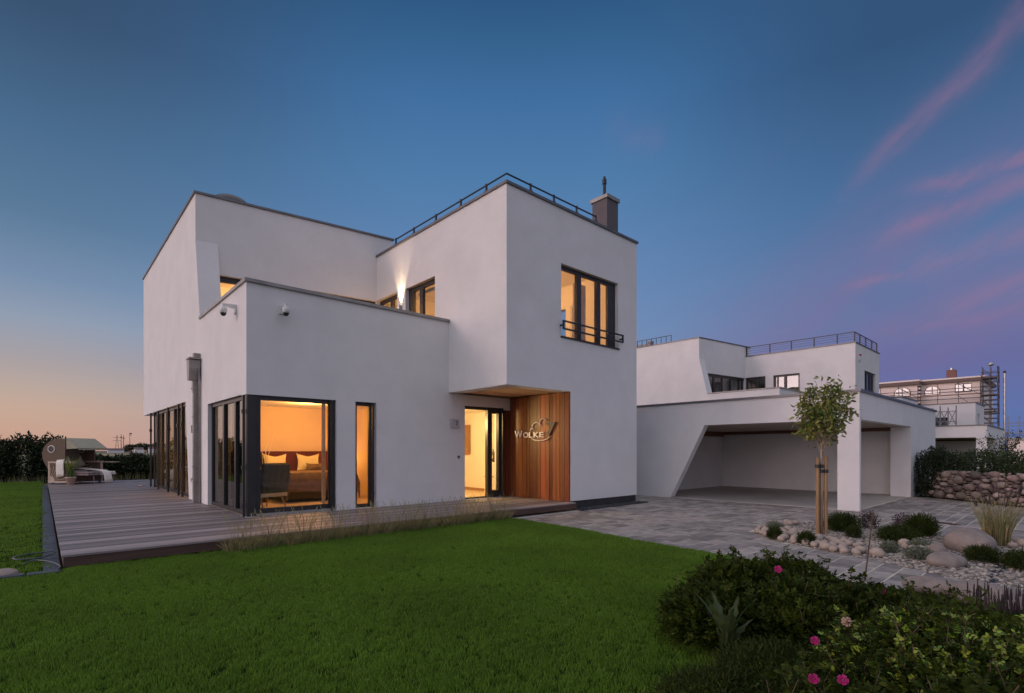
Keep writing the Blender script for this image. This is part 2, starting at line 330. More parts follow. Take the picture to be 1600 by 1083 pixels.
def build_house(ox, oy, label, lit):
    org = (2.95, 10.93, 0)
    H = thing('white_house', label, 'house', (org[0]+ox, org[1]+oy, 0))
    T = .35
    st = M['stucco']
    # ---- outer walls
    w = MB()
    w.wall('Y', 10.93, T, 2.95, 9.88, 0, 4.77, [(2.95, 4.76, .17, 2.57), (5.206, 5.715, .17, 2.57), (8.27, 9.60, .17, 2.66), (7.76, 9.88, 2.95, 4.77)])
    # long left wall with the slanting return
    poly = [(14.09, 0), (16.2, 0), (16.68, 2.83), (24.64, 2.83), (24.64, 8.15), (15.44, 8.15), (15.44, 6.93), (14.93, 4.77), (11.28, 4.77), (11.28, 2.585), (14.09, 2.585)]
    w.prism(poly, lambda u, v, q: (2.95+q, u - (q*TA if (14.9 < u < 15.6 and v > 4.0) else 0), v), 0, .50)
    # turned upper wall: band over the terrace glazing
    def ob(u, v, q): return (u, obl(u, q), v)
    w.prism([(3.45, 6.13), (3.45, 8.15), (8.26, 8.15), (8.26, 6.13)], ob, 0, .35)
    # tall front cube
    w.wall('X', 7.75, T, 9.04, 18.0, 2.96, 7.50, [(11.56, 13.07, 3.95, 6.125), (13.54, 14.79, 3.95, 6.15)])
    w.wall('Y', 8.69, T, 7.75, 12.83, .182, 7.50, [(7.75, 9.93, .182, 2.965), (9.57, 11.93, 4.32, 6.14)])
    w.wall('X', 12.48, T, 9.04, 24.64, .182, 7.50, [(10.46, 10.94, 4.3, 6.09), (11.10, 12.2, 4.3, 6.09)])
    w.wall('Y', 24.29, T, 3.30, 12.48, 2.83, 7.50)
    w.wall('Y', 22.40, .3, 3.15, 12.48, 0, 2.83)
    w.wall('X', 9.93, .25, 9.04, 10.92, .0, 2.96)          # behind the cladding
    w.build('wall', st, H, org)
    m = MB(); m.box(9.95, 12.81, 8.71, 9.0, -.1, .18); m.box(12.5, 12.81, 9.0, 24.6, -.1, .18); m.build('plinth', M['plinth'], H, org)
    # soffit under the cube
    m = MB(); m.box(8.1, 9.93, 9.04, 10.93, 2.98, 3.2); m.build('soffit', M['soffit'], H, org)
    # roofs and floors
    m = MB(); m.box(8.1, 12.48, 9.04, 24.29, 7.2, 7.35); m.box(3.3, 8.2, 15.78, 24.29, 7.7, 7.95); m.build('roof', M['coping'], H, org)
    m = MB(); m.box(3.3, 7.75, 11.28, 15.0, 3.70, 3.93); m.build('terrace_floor', M['fascia'], H, org)
    # copings
    def cop(nm, boxes, mt):
        m = MB()
        for b in boxes: m.box(*b)
        return m.build('coping', mt, H, org)
    c1 = MB(); c1.box(2.91, 7.75, 10.88, 11.30, 4.77, 4.835); c1.box(2.91, 3.49, 11.30, 14.90, 4.77, 4.835); c1.build('coping', M['coping_light'], H, org)
    c2 = MB(); c2.box(7.71, 12.87, 8.65, 9.06, 7.50, 7.56); c2.box(7.71, 8.12, 9.06, 14.9, 7.50, 7.56); c2.box(12.46, 12.87, 9.06, 24.66, 7.50, 7.56); c2.build('coping', M['coping'], H, org)
    c3 = MB(); c3.box(2.91, 3.49, 15.83, 24.66, 8.15, 8.205); c3.prism([(2.91, -.04), (8.30, -.04), (8.30, .37), (2.91, .37)], lambda u, v, q: (u, obl(u, v), q), 8.15, 8.205)
    c3.box(7.9, 8.30, 15.16, 24.66, 8.15, 8.205); c3.build('coping', M['coping'], H, org)
    m = MB(); m.wall('X', 7.95, .31, 15.12, 24.29, 7.4, 8.15); m.build('wall', st, H, org)
    # ---- interior
    org_ = org
    def room(nm, boxes, mt):
        m = MB()
        for b in boxes: m.box(*b)
        return m.build(nm, mt, H, org_)
    room('interior_floor', [(3.0, 9.85, 11.0, 22.3, .03, .160), (9.9, 12.4, 11.3, 22.3, .03, .160), (8.12, 12.46, 9.06, 18.2, 3.22, 3.35), (3.32, 7.7, 15.9, 20, 3.7, 3.93)], M['floor_in'])
    room('ceiling', [(3.32, 12.4, 11.3, 22.3, 2.72, 2.80), (8.12, 12.46, 9.06, 18.2, 6.75, 6.85), (3.32, 8.08, 15.9, 20, 6.75, 6.85)], M['plaster'])
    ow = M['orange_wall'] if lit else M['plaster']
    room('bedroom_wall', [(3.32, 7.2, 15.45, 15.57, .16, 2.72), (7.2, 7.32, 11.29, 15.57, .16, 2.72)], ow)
    room('hall_wall', [(10.62, 10.74, 11.3, 17.0, .16, 2.72), (7.34, 10.62, 17.0, 17.12, .16, 2.72)], M['plaster'])
    room('upper_room_wall', [(8.12, 12.46, 15.6, 15.72, 3.35, 6.75)], M['plaster'])
    room('gallery_wall', [(3.34, 8.08, 18.6, 18.72, 3.93, 6.75)], M['plaster'])
    G1 = 'glass'
    # ---- ground floor: corner bedroom window
    window(H, org, 'Y', 10.93, 3.13, 4.76, .17, 2.57, fw=.09, fwl=.10, fwr=.14, fwb=.14, inset=.06)
    cp = MB(); cp.box(2.975, 3.13, 10.95, 11.12, .17, 2.57); cp.build('corner_post', M['frame'], H, org)
    sl = MB(); sl.box(3.14, 4.72, 10.915, 10.99, .168, .215); sl.build('window_sill', M['steel'], H, org)
    ww = window(H, org, 'X', 2.95, 11.12, 14.09, .17, 2.585, divs=[(12.0, .1), (12.95, .12)], fw=.08, inset=.08, fwl=.02, gl='glass_dark')
    # sliding leaf pushed behind the next one, with its bright handle
    sf = MB(); sf.box(3.12, 3.17, 12.06, 12.14, .2, 2.5); sf.box(3.12, 3.17, 12.55, 12.62, .2, 2.5); sf.build('sliding_leaf', M['frame'], ww, org)
    window(H, org, 'Y', 10.93, 5.206, 5.715, .17, 2.57, fw=.08, fwr=.13, inset=.10, fwb=.08)
    # slim guide posts of the shutters
    for (a, b) in ((10.80, 10.86), ):
        g = MB(); g.box(2.91, 2.95, 11.02, 11.07, .17, 2.56)
        for z in (.35, 1.1, 2.2): g.box(2.90, 2.96, 11.05, 11.10, z, z+.08)
        g.build('shutter_rail', M['black'], H, org)
    g = MB(); g.box(4.63, 4.67, 10.895, 10.93, .17, 2.56)
    for z in (.45, 1.2, 1.95): g.box(4.62, 4.68, 10.89, 10.94, z, z+.07)
    g.build('shutter_rail', M['black'], H, org)
    g = MB(); g.box(5.60, 5.64, 10.895, 10.93, .17, 2.56)
    for z in (.45, 1.95): g.box(5.59, 5.65, 10.89, 10.94, z, z+.07)
    g.build('shutter_rail', M['black'], H, org)
    # ---- long glazing of the living room
    lw = window(H, org, 'X', 2.95, 16.55, 22.38, .17, 2.83, divs=[(17.76, .08), (18.95, .10), (20.3, .08), (21.2, .07)], fw=.08, inset=.10, gl='glass_dark')
    for y, z1 in ((16.95, 2.81), (17.5, 2.81), (19.15, 2.82), (21.0, 2.82), (22.6, 2.83)):
        g = MB(); g.box(2.90, 2.95, y, y+.06, .17, z1)
        for z in (.4, 1.0, 2.15): g.box(2.88, 2.96, y-.02, y+.08, z, z+.09)
        g.build('shutter_rail', M['black'], H, org)
    window(H, org, 'Y', 22.40, 2.99, 3.15, .17, 2.83, fw=.05, fwl=.05, fwr=.05, inset=0)
    # ---- entrance door
    d = MB()
    d.box(8.27, 9.60, 11.0, 11.10, 2.58, 2.66); d.box(9.575, 9.598, 10.9, 11.0, .172, 2.655); d.box(8.27, 8.30, 11.0, 11.1, .21, 2.58); d.box(8.27, 9.56, 11.0, 11.12, .17, .21)
    d.box(9.10, 9.26, 10.99, 11.10, .21, 2.58); d.box(9.26, 9.50, 10.99, 11.1, .21, .36); d.box(9.26, 9.50, 10.99, 11.1, 2.50, 2.58); d.box(9.50, 9.60, 10.99, 11.1, .21, 2.58)
    dd = d.build('door', M['frame'], H, org)
    g = MB(); g.box(9.24, 9.52, 11.04, 11.05, .3, 2.54); g.build('pane', M['glass'], dd, org)
    # cladding boards, each slightly proud of the wall
    m = MB(); y = 8.70; k = 0
    while y < 10.90:
        wd = random.choice((.12, .14, .15, .17)); wd = min(wd, 10.925-y)
        if wd < .03: break
        m.box(9.868+random.uniform(-.003, .004), 9.928, y+.004, y+wd-.004, .172, 2.955); y += wd
    for xx in (9.603, 9.695, 9.785): m.box(xx+.003, xx+.08, 10.885, 10.925, .172, 2.60)
    m.build('wood_cladding', M['clad'], H, org)
    # ---- terrace level
    tw = MB()
    uw = window(H, org, 'X', 7.75, 11.56, 13.07, 3.95, 6.125, divs=[(12.4, .16), (12.85, .08)], fw=.11, inset=.12, gl='glass' if lit else 'glass_coat')
    uw2 = window(H, org, 'X', 7.75, 13.54, 14.79, 3.95, 6.15, divs=[(14.05, .14)], fw=.11, inset=.12)
    m = MB()
    def obx(u0, u1, z0, z1, a=.10, b=.18): m.prism([(u0, z0), (u1, z0), (u1, z1), (u0, z1)], lambda u, v, q: (u, obl(u, q), v), a, b)
    obx(3.51, 7.74, 5.98, 6.128); obx(3.51, 7.74, 3.95, 4.05)
    for u in ([4.9, 6.1, 7.6] if lit else [3.62, 4.55, 5.4, 6.3, 7.2, 7.6]): obx(u-.06, u+.06, 4.05, 5.98)
    bw = m.build('window', M['frame'], H, org)
    m = MB(); obx(3.55, 7.70, 4.0, 6.05, .13, .142); m.build('pane', M['glass'], bw, org)
    # ---- big upper front window with its guard rail
    fwn = window(H, org, 'Y', 8.69, 9.57, 11.93, 4.32, 6.14, divs=[(10.36, .17), (11.17, .17)], fw=.10, fwr=.34, fwb=.05, inset=.10)
    m = MB(); m.box(9.55, 11.97, 8.655, 8.78, 4.29, 4.325); m.build('window_sill', M['black'], fwn, org)
    m = MB(); y0, y1 = 8.56, 8.60
    for z in (4.47, 4.66): m.box(9.52, 12.02, y0, y1, z, z+.035)
    for x in (9.52, 11.98): m.box(x, x+.04, y0, y1, 4.505, 4.66); m.box(x, x+.04, 8.60, 8.685, 4.56, 4.6)
    m.build('guard_rail', M['black'], fwn, org)
    for a_, c_ in ((10.46, 10.94), (11.10, 12.2)):
        window(H, org, 'X', 12.48, a_, c_, 4.3, 6.09, fw=.05, inset=.02, fmat='white')
    # curtains
    cu = MB(); n = 44
    pts = [(10.72 + .50*i/n, 9.28 + .035*math.sin(i*1.35) + .01*math.sin(i*.6)) for i in range(n+1)]
    cu.add([(x, y, z) for x, y in pts for z in (3.4, 6.05)], [(2*i, 2*i+2, 2*i+3, 2*i+1) for i in range(n)], smooth=True)
    cu.build('curtain', M['curtain'], fwn, org)
    if lit:
        cu = MB(); n = 60
        pts = [(8.30 + .03*math.sin(i*1.3), 11.62 + .75*i/n) for i in range(n+1)]
        cu.add([(x, y, z) for x, y in pts for z in (3.4, 6.1)], [(2*i, 2*i+2, 2*i+3, 2*i+1) for i in range(n)], smooth=True)
        cu.build('curtain', M['curtain'], uw, org)
        cu = MB(); n = 24
        pts = [(6.45 + .40*i/n, 11.5 + .03*math.sin(i*1.4)) for i in range(n+1)]
        pts2 = [(4.60 + .07*i/n, 11.32 + .025*math.sin(i*1.5)) for i in range(n+1)]
        cu.add([(x, y, z) for x, y in pts2 for z in (.2, 2.7)], [(2*i, 2*i+2, 2*i+3, 2*i+1) for i in range(n)], smooth=True)
        cu.build('curtain', M['curtain_warm'], H, org)
        m = MB(); m.box(5.77, 5.84, 13.6, 13.75, .16, 2.7); m.build('door_frame', M['brownwood'], H, org)
    # inner window seen through the front one (white frames)
    iw = MB(); iw.box(8.13, 8.17, 11.62, 13.0, 5.98, 6.06); 
    iw.build('inner_frame', M['white'], H, org)
    # ---- roof rail and chimney
    m = MB()
    if lit:
        zt = 7.725
        m.box(7.73, 7.76, 8.67, 13.62, zt-.025, zt); m.box(7.76, 10.95, 8.67, 8.70, zt-.025, zt)
        for y in (13.60, 12.6, 11.5, 10.4, 9.4): m.box(7.725, 7.765, y-.02, y+.02, 7.56, zt+.02); m.box(7.715, 7.80, y-.05, y+.05, 7.56, 7.58)
        for x in (8.5, 9.3, 10.15, 10.93): m.box(x-.02, x+.02, 8.665, 8.705, 7.56, zt+.02); m.box(x-.05, x+.05, 8.655, 8.74, 7.56, 7.58)
    else:
        zt = 8.14
        m.box(7.80, 7.84, 8.74, 14.75, zt-.04, zt); m.box(7.84, 12.6, 8.74, 8.78, zt-.04, zt)
        for z in (7.72, 7.86, 8.0): m.box(7.81, 7.825, 8.74, 14.75, z, z+.012); m.box(7.84, 12.6, 8.75, 8.765, z, z+.012)
        for y in (14.73, 13.3, 12.05, 10.8, 9.6, 8.75): m.box(7.79, 7.85, y-.025, y+.025, 7.56, zt-.04)
        for x in (8.9, 10.1, 11.4, 12.58): m.box(x-.025, x+.025, 8.73, 8.79, 7.56, zt-.04)
    m.build('roof_rail', M['black'], H, org)
    if lit:
        c = MB(); c.box(12.10, 12.63, 9.20, 9.74, 7.3, 8.80); ch = c.build('chimney', M['chimney'], H, org)
        c = MB(); c.box(12.06, 12.67, 9.16, 9.79, 8.80, 8.905); c.build('chimney_cap', M['coping_light'], ch, org)
        c = MB(); c.cyl((12.33, 9.47, 8.9), (12.33, 9.47, 9.42), .045, n=14); c.cyl((12.33, 9.47, 9.36), (12.33, 9.47, 9.50), .062, n=14); c.cyl((12.33, 9.47, 9.5), (12.33, 9.47, 9.58), .035, n=14); c.build('flue', M['black'], ch, org)
        # domed skylight on the rear roof
        c = MB(); prof = [(.62, 0), (.62, .48)] + [(.60*math.cos(a), .50+.42*math.sin(a)) for a in [i*math.pi/2/7 for i in range(8)]]
        c.lathe(prof, 28, M=Matrix.Translation((4.15, 17.0, 8.1)))
        c.build('skylight', M['dome'], H, org)
        # rain hopper and downpipe
        c = MB()
        hp = [(-.15, .50), (.15, .50), (.15, .30), (.09, .0), (-.09, .0), (-.15, .30)]
        c.prism(hp, lambda u, v, q: (2.95-q, 14.93+u, 3.22+v), 0.02, .26)
        c.box(2.68, 2.96, 14.74, 15.12, 3.74, 3.78); c.box(2.80, 2.95, 14.83, 14.97, 3.78, 3.90)
        dp = c.build('rain_hopper', M['zinc'], H, org)
        c = MB(); c.box(2.79, 2.93, 14.86, 15.02, 2.92, 3.22); c.box(2.775, 2.935, 14.84, 15.04, 3.0, 3.05)
        c.box(2.80, 2.92, 14.87, 15.00, .17, 2.92)
        for z in (1.05, .75, 2.3): c.box(2.79, 2.95, 14.855, 15.015, z, z+.035)
        c.tube([(2.90, 14.78, 3.5), (2.91, 14.74, 3.1), (2.92, 14.74, .17)], .022, 8)
        c.build('downpipe', M['zinc'], H, org)
        c = MB(); c.bev(2.90, 2.95, 15.48, 15.70, 1.93, 2.13, .008); c.build('outdoor_socket', M['black'], H, org)
        c = MB(); c.cyl((2.95, 15.45, .72), (2.86, 15.45, .72), .012); c.cyl((2.86, 15.45, .74), (2.86, 15.45, .66), .014); c.box(2.85, 2.88, 15.40, 15.50, .735, .757)
        c.build('garden_tap', M['steel'], H, org)
    else:
        c = MB(); c.box(7.745, 7.70, 13.2, 13.32, 5.1, 5.3); c.build('wall_light', M['black'], H, org)
        c = MB(); c.bev(8.35, 8.62, 8.62, 8.69, 6.55, 6.85, .015); c.build('alarm_box', M['white'], H, org)
        c = MB(); c.lathe([(.10, 0), (.10, .05), (.06, .1), (0, .11)], 12, M=Matrix.Translation((8.49, 8.66, 6.85))); c.build('alarm_lamp', M['red'], H, org)
        m = MB(); z0, z1 = 8.2, 8.6
        m.box(3.0, 3.04, 17.3, 22.0, z1, z1+.03)
        for y in [17.3+.35*i for i in range(14)]: m.box(3.0, 3.03, y, y+.03, z0, z1)
        m.build('roof_rail', M['black'], H, org)
        c = MB(); c.box(3.6, 4.6, 19.2, 20.3, 8.1, 8.5); c.lathe([(.16, 0), (.2, .1), (.2, .2), (0, .24)], 12, M=Matrix.Translation((4, 19.4, 8.5))); c.build('roof_vent', M['zinc'], H, org)
    return H
M['curtain'] = mat('curtain', (.55,.52,.55), .9, .1, 6, trans=.35)
M['curtain_warm'] = mat('curtain_cream', (.75,.62,.45), .9, .1, 6, trans=.35)
M['chimney'] = mat('chimney_render', (.13,.115,.125), .85, .08, 4, .2, 50)
M['dome'] = mat('dome', (.05,.04,.045), .35, .2, 4)
M['red'] = mat('red_plastic', (.5,.06,.04), .4, .1, 5)
build_house(0, 0, 'large white cubic house with lit windows standing nearest on the deck and lawn', True)
build_house(25.85, -.28, 'unlit white cubic house with roof terrace railing behind the carport with the young tree', False)

# ------------------------------------------------------------------ lamps inside the house
def lamp(name, loc, power, col, size=.15):
    d = bpy.data.lights.new(name, 'POINT'); d.energy = power; d.color = col; d.shadow_soft_size = size
    o = bpy.data.objects.new(name, d); COL.objects.link(o); o.location = loc; return o
WARM = (1, .56, .20); YEL = (1, .74, .36)
lamp('bedroom_light', (5.2, 13.6, 2.45), 125, (1, .46, .11))
lamp('bedside_light', (6.75, 15.1, 1.2), 12, (1, .42, .15), .08)
lamp('hall_light', (8.3, 11.95, 2.25), 165, (1, .66, .27))
lamp('living_room_light', (3.95, 18.1, 1.0), 330, (1, .45, .14))
lamp('gallery_light', (5.2, 17.0, 6.3), 140, (1, .48, .13))
lamp('upper_room_light', (9.9, 11.6, 6.3), 210, (1, .46, .13))
# ------------------------------------------------------------------ ground, lawn, paving
M['earth'] = mat('field', (.06,.07,.03), .95, .3, .05, .3, 3, col2=(.16,.12,.06))
M['lawn'] = mat('lawn_soil', (.016,.030,.006), 1, .3, 2.0, .8, 90, col2=(.035,.06,.012), spec=0)
M['paver'] = mat('paver', (.19,.168,.152), .62, .3, 7, .5, 45, island=.36, island_hue=.025, col2=(.33,.295,.265))
M['joint'] = mat('joint_sand', (.62,.55,.46), .9, .2, 3, .4, 80)
M['slate'] = mat('slate', (.05,.055,.07), .5, .25, 3, .4, 30, island=.2)
M['gravel'] = mat('gravel', (.30,.27,.235), .8, .2, 5, .3, 60, island=.5, island_hue=.02)
M['darkgravel'] = mat('dark_gravel', (.04,.045,.045), .7, .3, 5, .3, 60, island=.5)
def sheet(name, pts, z, m, kind='structure'):
    b = MB(); b.add([(x, y, z) for x, y in pts], [tuple(range(len(pts)))])
    o = b.build(name, m); return tag(o, kind=kind)
RAD = 2500
sheet('ground', [(RAD*math.cos(a), RAD*math.sin(a)) for a in [i*math.pi/24 for i in range(48)]], -.10, M['earth'])
LE = [(7.50, 8.47), (7.50, 8.15), (7.33, 6.3), (7.05, 4.7), (6.88, 3.5), (6.74, 2.8), (6.7, 1.0), (6.7, -6)]
def lawn_edge(y):
    for (x0, y0), (x1, y1) in zip(LE, LE[1:]):
        if y1 <= y <= y0: return x0 + (x1-x0)*(y0-y)/(y0-y1) if y0 != y1 else x0
    return 7.5 if y > 8 else 6.7
def slab(name, pts, z0, z1, m, kind='structure'):
    b = MB(); b.prism(pts, lambda u, v, q: (u, v, q), z0, z1); return tag(b.build(name, m), kind=kind)
slab('lawn', [(-30, 8.46), (-30, -6)] + [p for p in reversed(LE)][0:1] + [p for p in reversed(LE)][1:-1] + [(7.5, 8.46)], -.09, 0, M['lawn'])
slab('rear_lawn', [(-30, 8.47), (.0, 8.47), (.0, 33.5), (-30, 33.5)], -.09, 0.0, M['lawn'])
# slate strip along the deck and the dark edging between the two lawns
b = MB(); y = 8.30
while y < 28.4:
    b.box(.01, .175, y+.006, y+.5-.006, -.08, .012+random.uniform(0, .004)); y += .5
tag(b.build('slate_strip', M['slate']), kind='structure')
b = MB(); x = .17
while x > -12:
    b.bev(x-.30, x-.01, 8.20, 8.31, -.08, .035+random.uniform(-.006, .01), .008); x -= .31
tag(b.build('edging_blocks', M['slate']), kind='structure')
# paving: real stones laid in courses along X
PV = MB()
def inbed(x, y):   # gravel bed outline test
    n = len(BED); c = False
    for i in range(n):
        x0, y0 = BED[i]; x1, y1 = BED[(i+1) % n]
        if (y0 > y) != (y1 > y) and x < (x1-x0)*(y-y0)/(y1-y0)+x0: c = not c
    return c
BED = [(9.85, 4.10), (10.9, 4.15), (12.1, 3.75), (12.4, 2.9), (12.0, 2.2), (11.7, 1.5), (11.8, .4), (12.2, -2.0), (7.2, -2.0), (7.5, .2), (7.95, 1.0), (8.35, 1.75), (8.65, 2.5), (9.1, 3.35)]
y = -3.4
while y < 17:
    x = lawn_edge(y) + .02 if y < 8.4 else (12.9 if y > 8.64 else 9.96)
    if 8.3 <= y <= 8.64: x = max(x, 9.96)
    wd = random.choice((.2, .24, .24, .3)); xe = 14.95 if y > 3.62 else (20.9 if y > 2.9 else 18.2 + (y-.1)*.92)
    while x < xe:
        ln = random.choice((.24, .3, .36, .36, .44)); ln = min(ln, xe-x+.02)
        if ln > .05 and not inbed(x+ln/2, y+wd/2):
            z = -.035 + random.uniform(-.003, .003); a = .0075
            t1, t2 = random.uniform(-.002, .002), random.uniform(-.002, .002)
            X0, X1, Y0, Y1 = x+a, x+ln-a, y+a, y+wd-a; c = .006
            PV.add([(X0, Y0, z-.035), (X1, Y0, z-.035), (X1, Y1, z-.035), (X0, Y1, z-.035), (X0, Y0, z-c), (X1, Y0, z-c), (X1, Y1, z-c), (X0, Y1, z-c),
                    (X0+c, Y0+c, z+t1), (X1-c, Y0+c, z+t2), (X1-c, Y1-c, z-t1), (X0+c, Y1-c, z-t2)],
                   [(0, 1, 5, 4), (1, 2, 6, 5), (2, 3, 7, 6), (3, 0, 4, 7), (4, 5, 9, 8), (5, 6, 10, 9), (6, 7, 11, 10), (7, 4, 8, 11), (8, 9, 10, 11)])
        x += ln
    y += wd
tag(PV.build('paving', M['paver']), kind='structure')
sheet('paving_joints', [(6.72, -3.5), (21, -3.5), (21, 17), (6.9, 17)], -.0405, M['joint'])
slab('carport_floor', [(15.0, 3.80), (21.9, 3.80), (21.9, 10.2), (15.0, 10.2)], -.09, -.028, M['concrete'])
# gravel bed base
b = MB(); b.prism(BED, lambda u, v, q: (u, v, q), -.09, -.04); tag(b.build('gravel_bed', M['gravel']), kind='structure')

# ------------------------------------------------------------------ deck
DK = thing('wooden_deck', 'long weathered plank deck running round the near white house, raised one step above the lawn', 'deck', (.18, 8.5, 0))
o_ = (.18, 8.5, 0)
b = MB(); y = 8.49; k = 0
while y < 28.35:
    w_ = .138
    xr = 9.90 if y < 10.9 else (2.99 if y < 22.3 else 7.5)
    x = .18; cuts = []
    # random board joints
    x += random.uniform(2.2, 4.6)
    seg = [.18]
    while x < xr - 1: seg.append(x); x += random.choice((3.6, 4.2, 4.8))
    seg.append(xr)
    for a, c in zip(seg, seg[1:]): b.box(a+.002, c-.002, y+.003, y+w_-.003, .140, .166+random.uniform(-.0012, .0012))
    y += w_+.004
b.build('planks', M['deck'], DK, o_)
b = MB(); b.box(.20, 9.94, 8.505, 8.535, .015, .139); b.box(.20, .23, 8.54, 28.3, .015, .139); b.box(.25, 9.9, 8.55, 10.9, .0, .05); 
b.build('fascia_board', M['fascia'], DK, o_)
b = MB()
for yy in [8.9+.5*i for i in range(39)]: b.box(.24, 2.94, yy, yy+.05, .05, .138)
b.build('joist', M['fascia'], DK, o_)
# black gravel by the plinth
def pebbles(name, n, fn, r0, r1, m, flat=.6):
    ico_v = []; p = (1+5**.5)/2
    for a in (-1, 1):
        for c in (-p, p): ico_v += [(0, a, c), (a, c, 0), (c, 0, a)]
    bmm = bmesh.new(); vs = [bmm.verts.new(Vector(v).normalized()) for v in ico_v]; bmesh.ops.convex_hull(bmm, input=vs)
    bmm.verts.ensure_lookup_table(); bmm.verts.index_update()
    IV = np.array([v.co[:] for v in bmm.verts]); IF = np.array([[v.index for v in f.verts] for f in bmm.faces]); bmm.free()
    P = np.array([fn() for _ in range(n)]); r = rng.uniform(r0, r1, n); a = rng.uniform(0, 6.28, n)
    sc = np.stack([r*rng.uniform(.8, 1.5, n), r*rng.uniform(.6, 1.1, n), r*flat*rng.uniform(.7, 1.2, n)], 1)
    V = IV[None]*(1+rng.uniform(-.15, .15, (n, len(IV), 1)))*sc[:, None, :]
    ca, sa = np.cos(a)[:, None], np.sin(a)[:, None]
    X = V[..., 0]*ca - V[..., 1]*sa; Y = V[..., 0]*sa + V[..., 1]*ca
    V = np.stack([X, Y, V[..., 2]], 2) + P[:, None, :]
    F = (IF[None] + (np.arange(n)*len(IV))[:, None, None]).reshape(-1, 3)
    return npmesh(name, V.reshape(-1, 3), F, m, smooth=True)
tag(pebbles('black_gravel', 900, lambda: (random.uniform(10.0, 12.95), random.uniform(8.38, 8.70), -.03+random.uniform(0, .02)), .018, .04, M['darkgravel']), kind='stuff')
slab('black_gravel_bed', [(9.97, 8.38), (12.98, 8.38), (12.98, 8.72), (9.97, 8.72)], -.05, -.027, M['darkgravel'])
def inb():
    while True:
        x, y = random.uniform(7.3, 12.4), random.uniform(-1.0, 4.15)
        if inbed(x, y): return (x, y, -.035+random.uniform(0, .012))
tag(pebbles('gravel', 9000, inb, .012, .034, M['gravel']), kind='stuff')
# linear drain
D = thing('linear_drain', 'narrow dark slotted drain channel crossing the paving at right', 'drain', (8.6, .69, 0))
b = MB(); b.box(7.6, 9.6, .635, .745, -.05, -.026); b.build('channel', M['slate'], D, (8.6, .69, 0))
b = MB()
for i in range(60): b.box(7.62+i*.033, 7.635+i*.033, .65, .73, -.026, -.022)
b.build('grate', M['black'], D, (8.6, .69, 0))
D = thing('drain_grate', 'rusty dark drain grate let into the paving before the carport', 'drain', (13.9, 2.05, 0))
b = MB(); b.box(-.5, .5, -.07, .07, -.04, -.026)
for i in range(24): b.box(-.48+i*.04, -.465+i*.04, -.06, .06, -.026, -.02)
D.rotation_euler = (0, 0, R_(55)); b.build('grate', M['fascia'], D)

# ------------------------------------------------------------------ carports
M['ceil_pale'] = mat('carport_ceiling', (.50,.42,.36), .8, .1, 3)
def carport(ox, oy, label, slant):
    org = (15, 3.66, 0); P = thing('carport', label, 'carport', (15+ox, 3.66+oy, 0))
    w = MB(); zt = 2.93
    # street side in plane X=14.97 with the slanting wall end
    poly = [(3.66, zt), (3.66, 2.245), (7.70, 2.245), (8.87, -.06), (16.5, -.06), (16.5, zt)]
    w.prism(poly, lambda u, v, q: (14.97+q, u, v), 0, .24)
    w.box(14.97, 15.10, 3.66, 4.14, -.06, 2.244)                       # blade pillar
    w.wall('Y', 3.66, .24, 15.212, 25.0, -.06, zt, [(15.1, 20.75, -.1, 2.245)])
    w.box(20.75, 21.3, 3.902, 4.20, -.06, 2.245)
    w.wall('X', 24.76, .24, 3.902, 16.5, -.06, zt)
    w.wall('X', 21.38, .2, 4.20, 10.3, -.06, 2.27)
    w.box(15.22, 21.37, 10.2, 10.4, -.06, 2.27)
    w.build('wall', M['stucco'], P, org)
    c = MB(); c.box(15.22, 21.37, 3.91, 10.19, 2.25, 2.30); c.build('ceiling', M['ceil_pale'], P, org)
    c = MB(); c.box(15.22, 21.3, 10.10, 10.19, 2.05, 2.245); c.box(21.30, 21.37, 4.25, 10.1, 2.13, 2.245); c.build('trim_board', M['brownwood'], P, org)
    c = MB(); c.box(15.2, 24.8, 3.9, 16.4, 2.55, 2.75); c.build('roof', M['coping'], P, org)
    c = MB(); c.box(14.93, 25.04, 3.62, 3.94, zt, 2.995); c.box(14.93, 15.25, 3.94, 16.5, zt, 2.995); c.box(24.72, 25.04, 3.94, 16.5, zt, 2.995); c.build('coping', M['coping'], P, org)
    return P
carport(0, 0, 'white open carport with slanting wall end standing beside the near house behind the young tree', 1)
carport(25.83, -.04, 'distant white carport half hidden behind the hedge at right', 1)

# ------------------------------------------------------------------ lawn grass
def grass_tuft(name, n, h, spread, w, m, seed=1, lean=.5):
    r = np.random.default_rng(seed); V = []; F = []
    for i in range(n):
        a = r.uniform(0, 6.28); d = r.uniform(0, spread); x, y = d*math.cos(a), d*math.sin(a)
        la = r.uniform(0, 6.28); hh = h*r.uniform(.6, 1.15); l = lean*hh*r.uniform(.3, 1.3); pa = r.uniform(0, 3.14)
        cx, cy = w*math.cos(pa), w*math.sin(pa); dx_, dy_ = math.cos(la), math.sin(la); o = len(V)
        V += [(x-cx, y-cy, 0), (x+cx, y+cy, 0), (x+cx*.8+dx_*l*.35, y+cy*.8+dy_*l*.35, hh*.55), (x-cx*.8+dx_*l*.35, y-cy*.8+dy_*l*.35, hh*.55), (x+dx_*l, y+dy_*l, hh)]
        F += [(o, o+1, o+2, o+3), (o+3, o+2, o+4)]
    me = bpy.data.meshes.new(name); me.from_pydata(V, [], F); me.materials.append(m); me.update(); return me
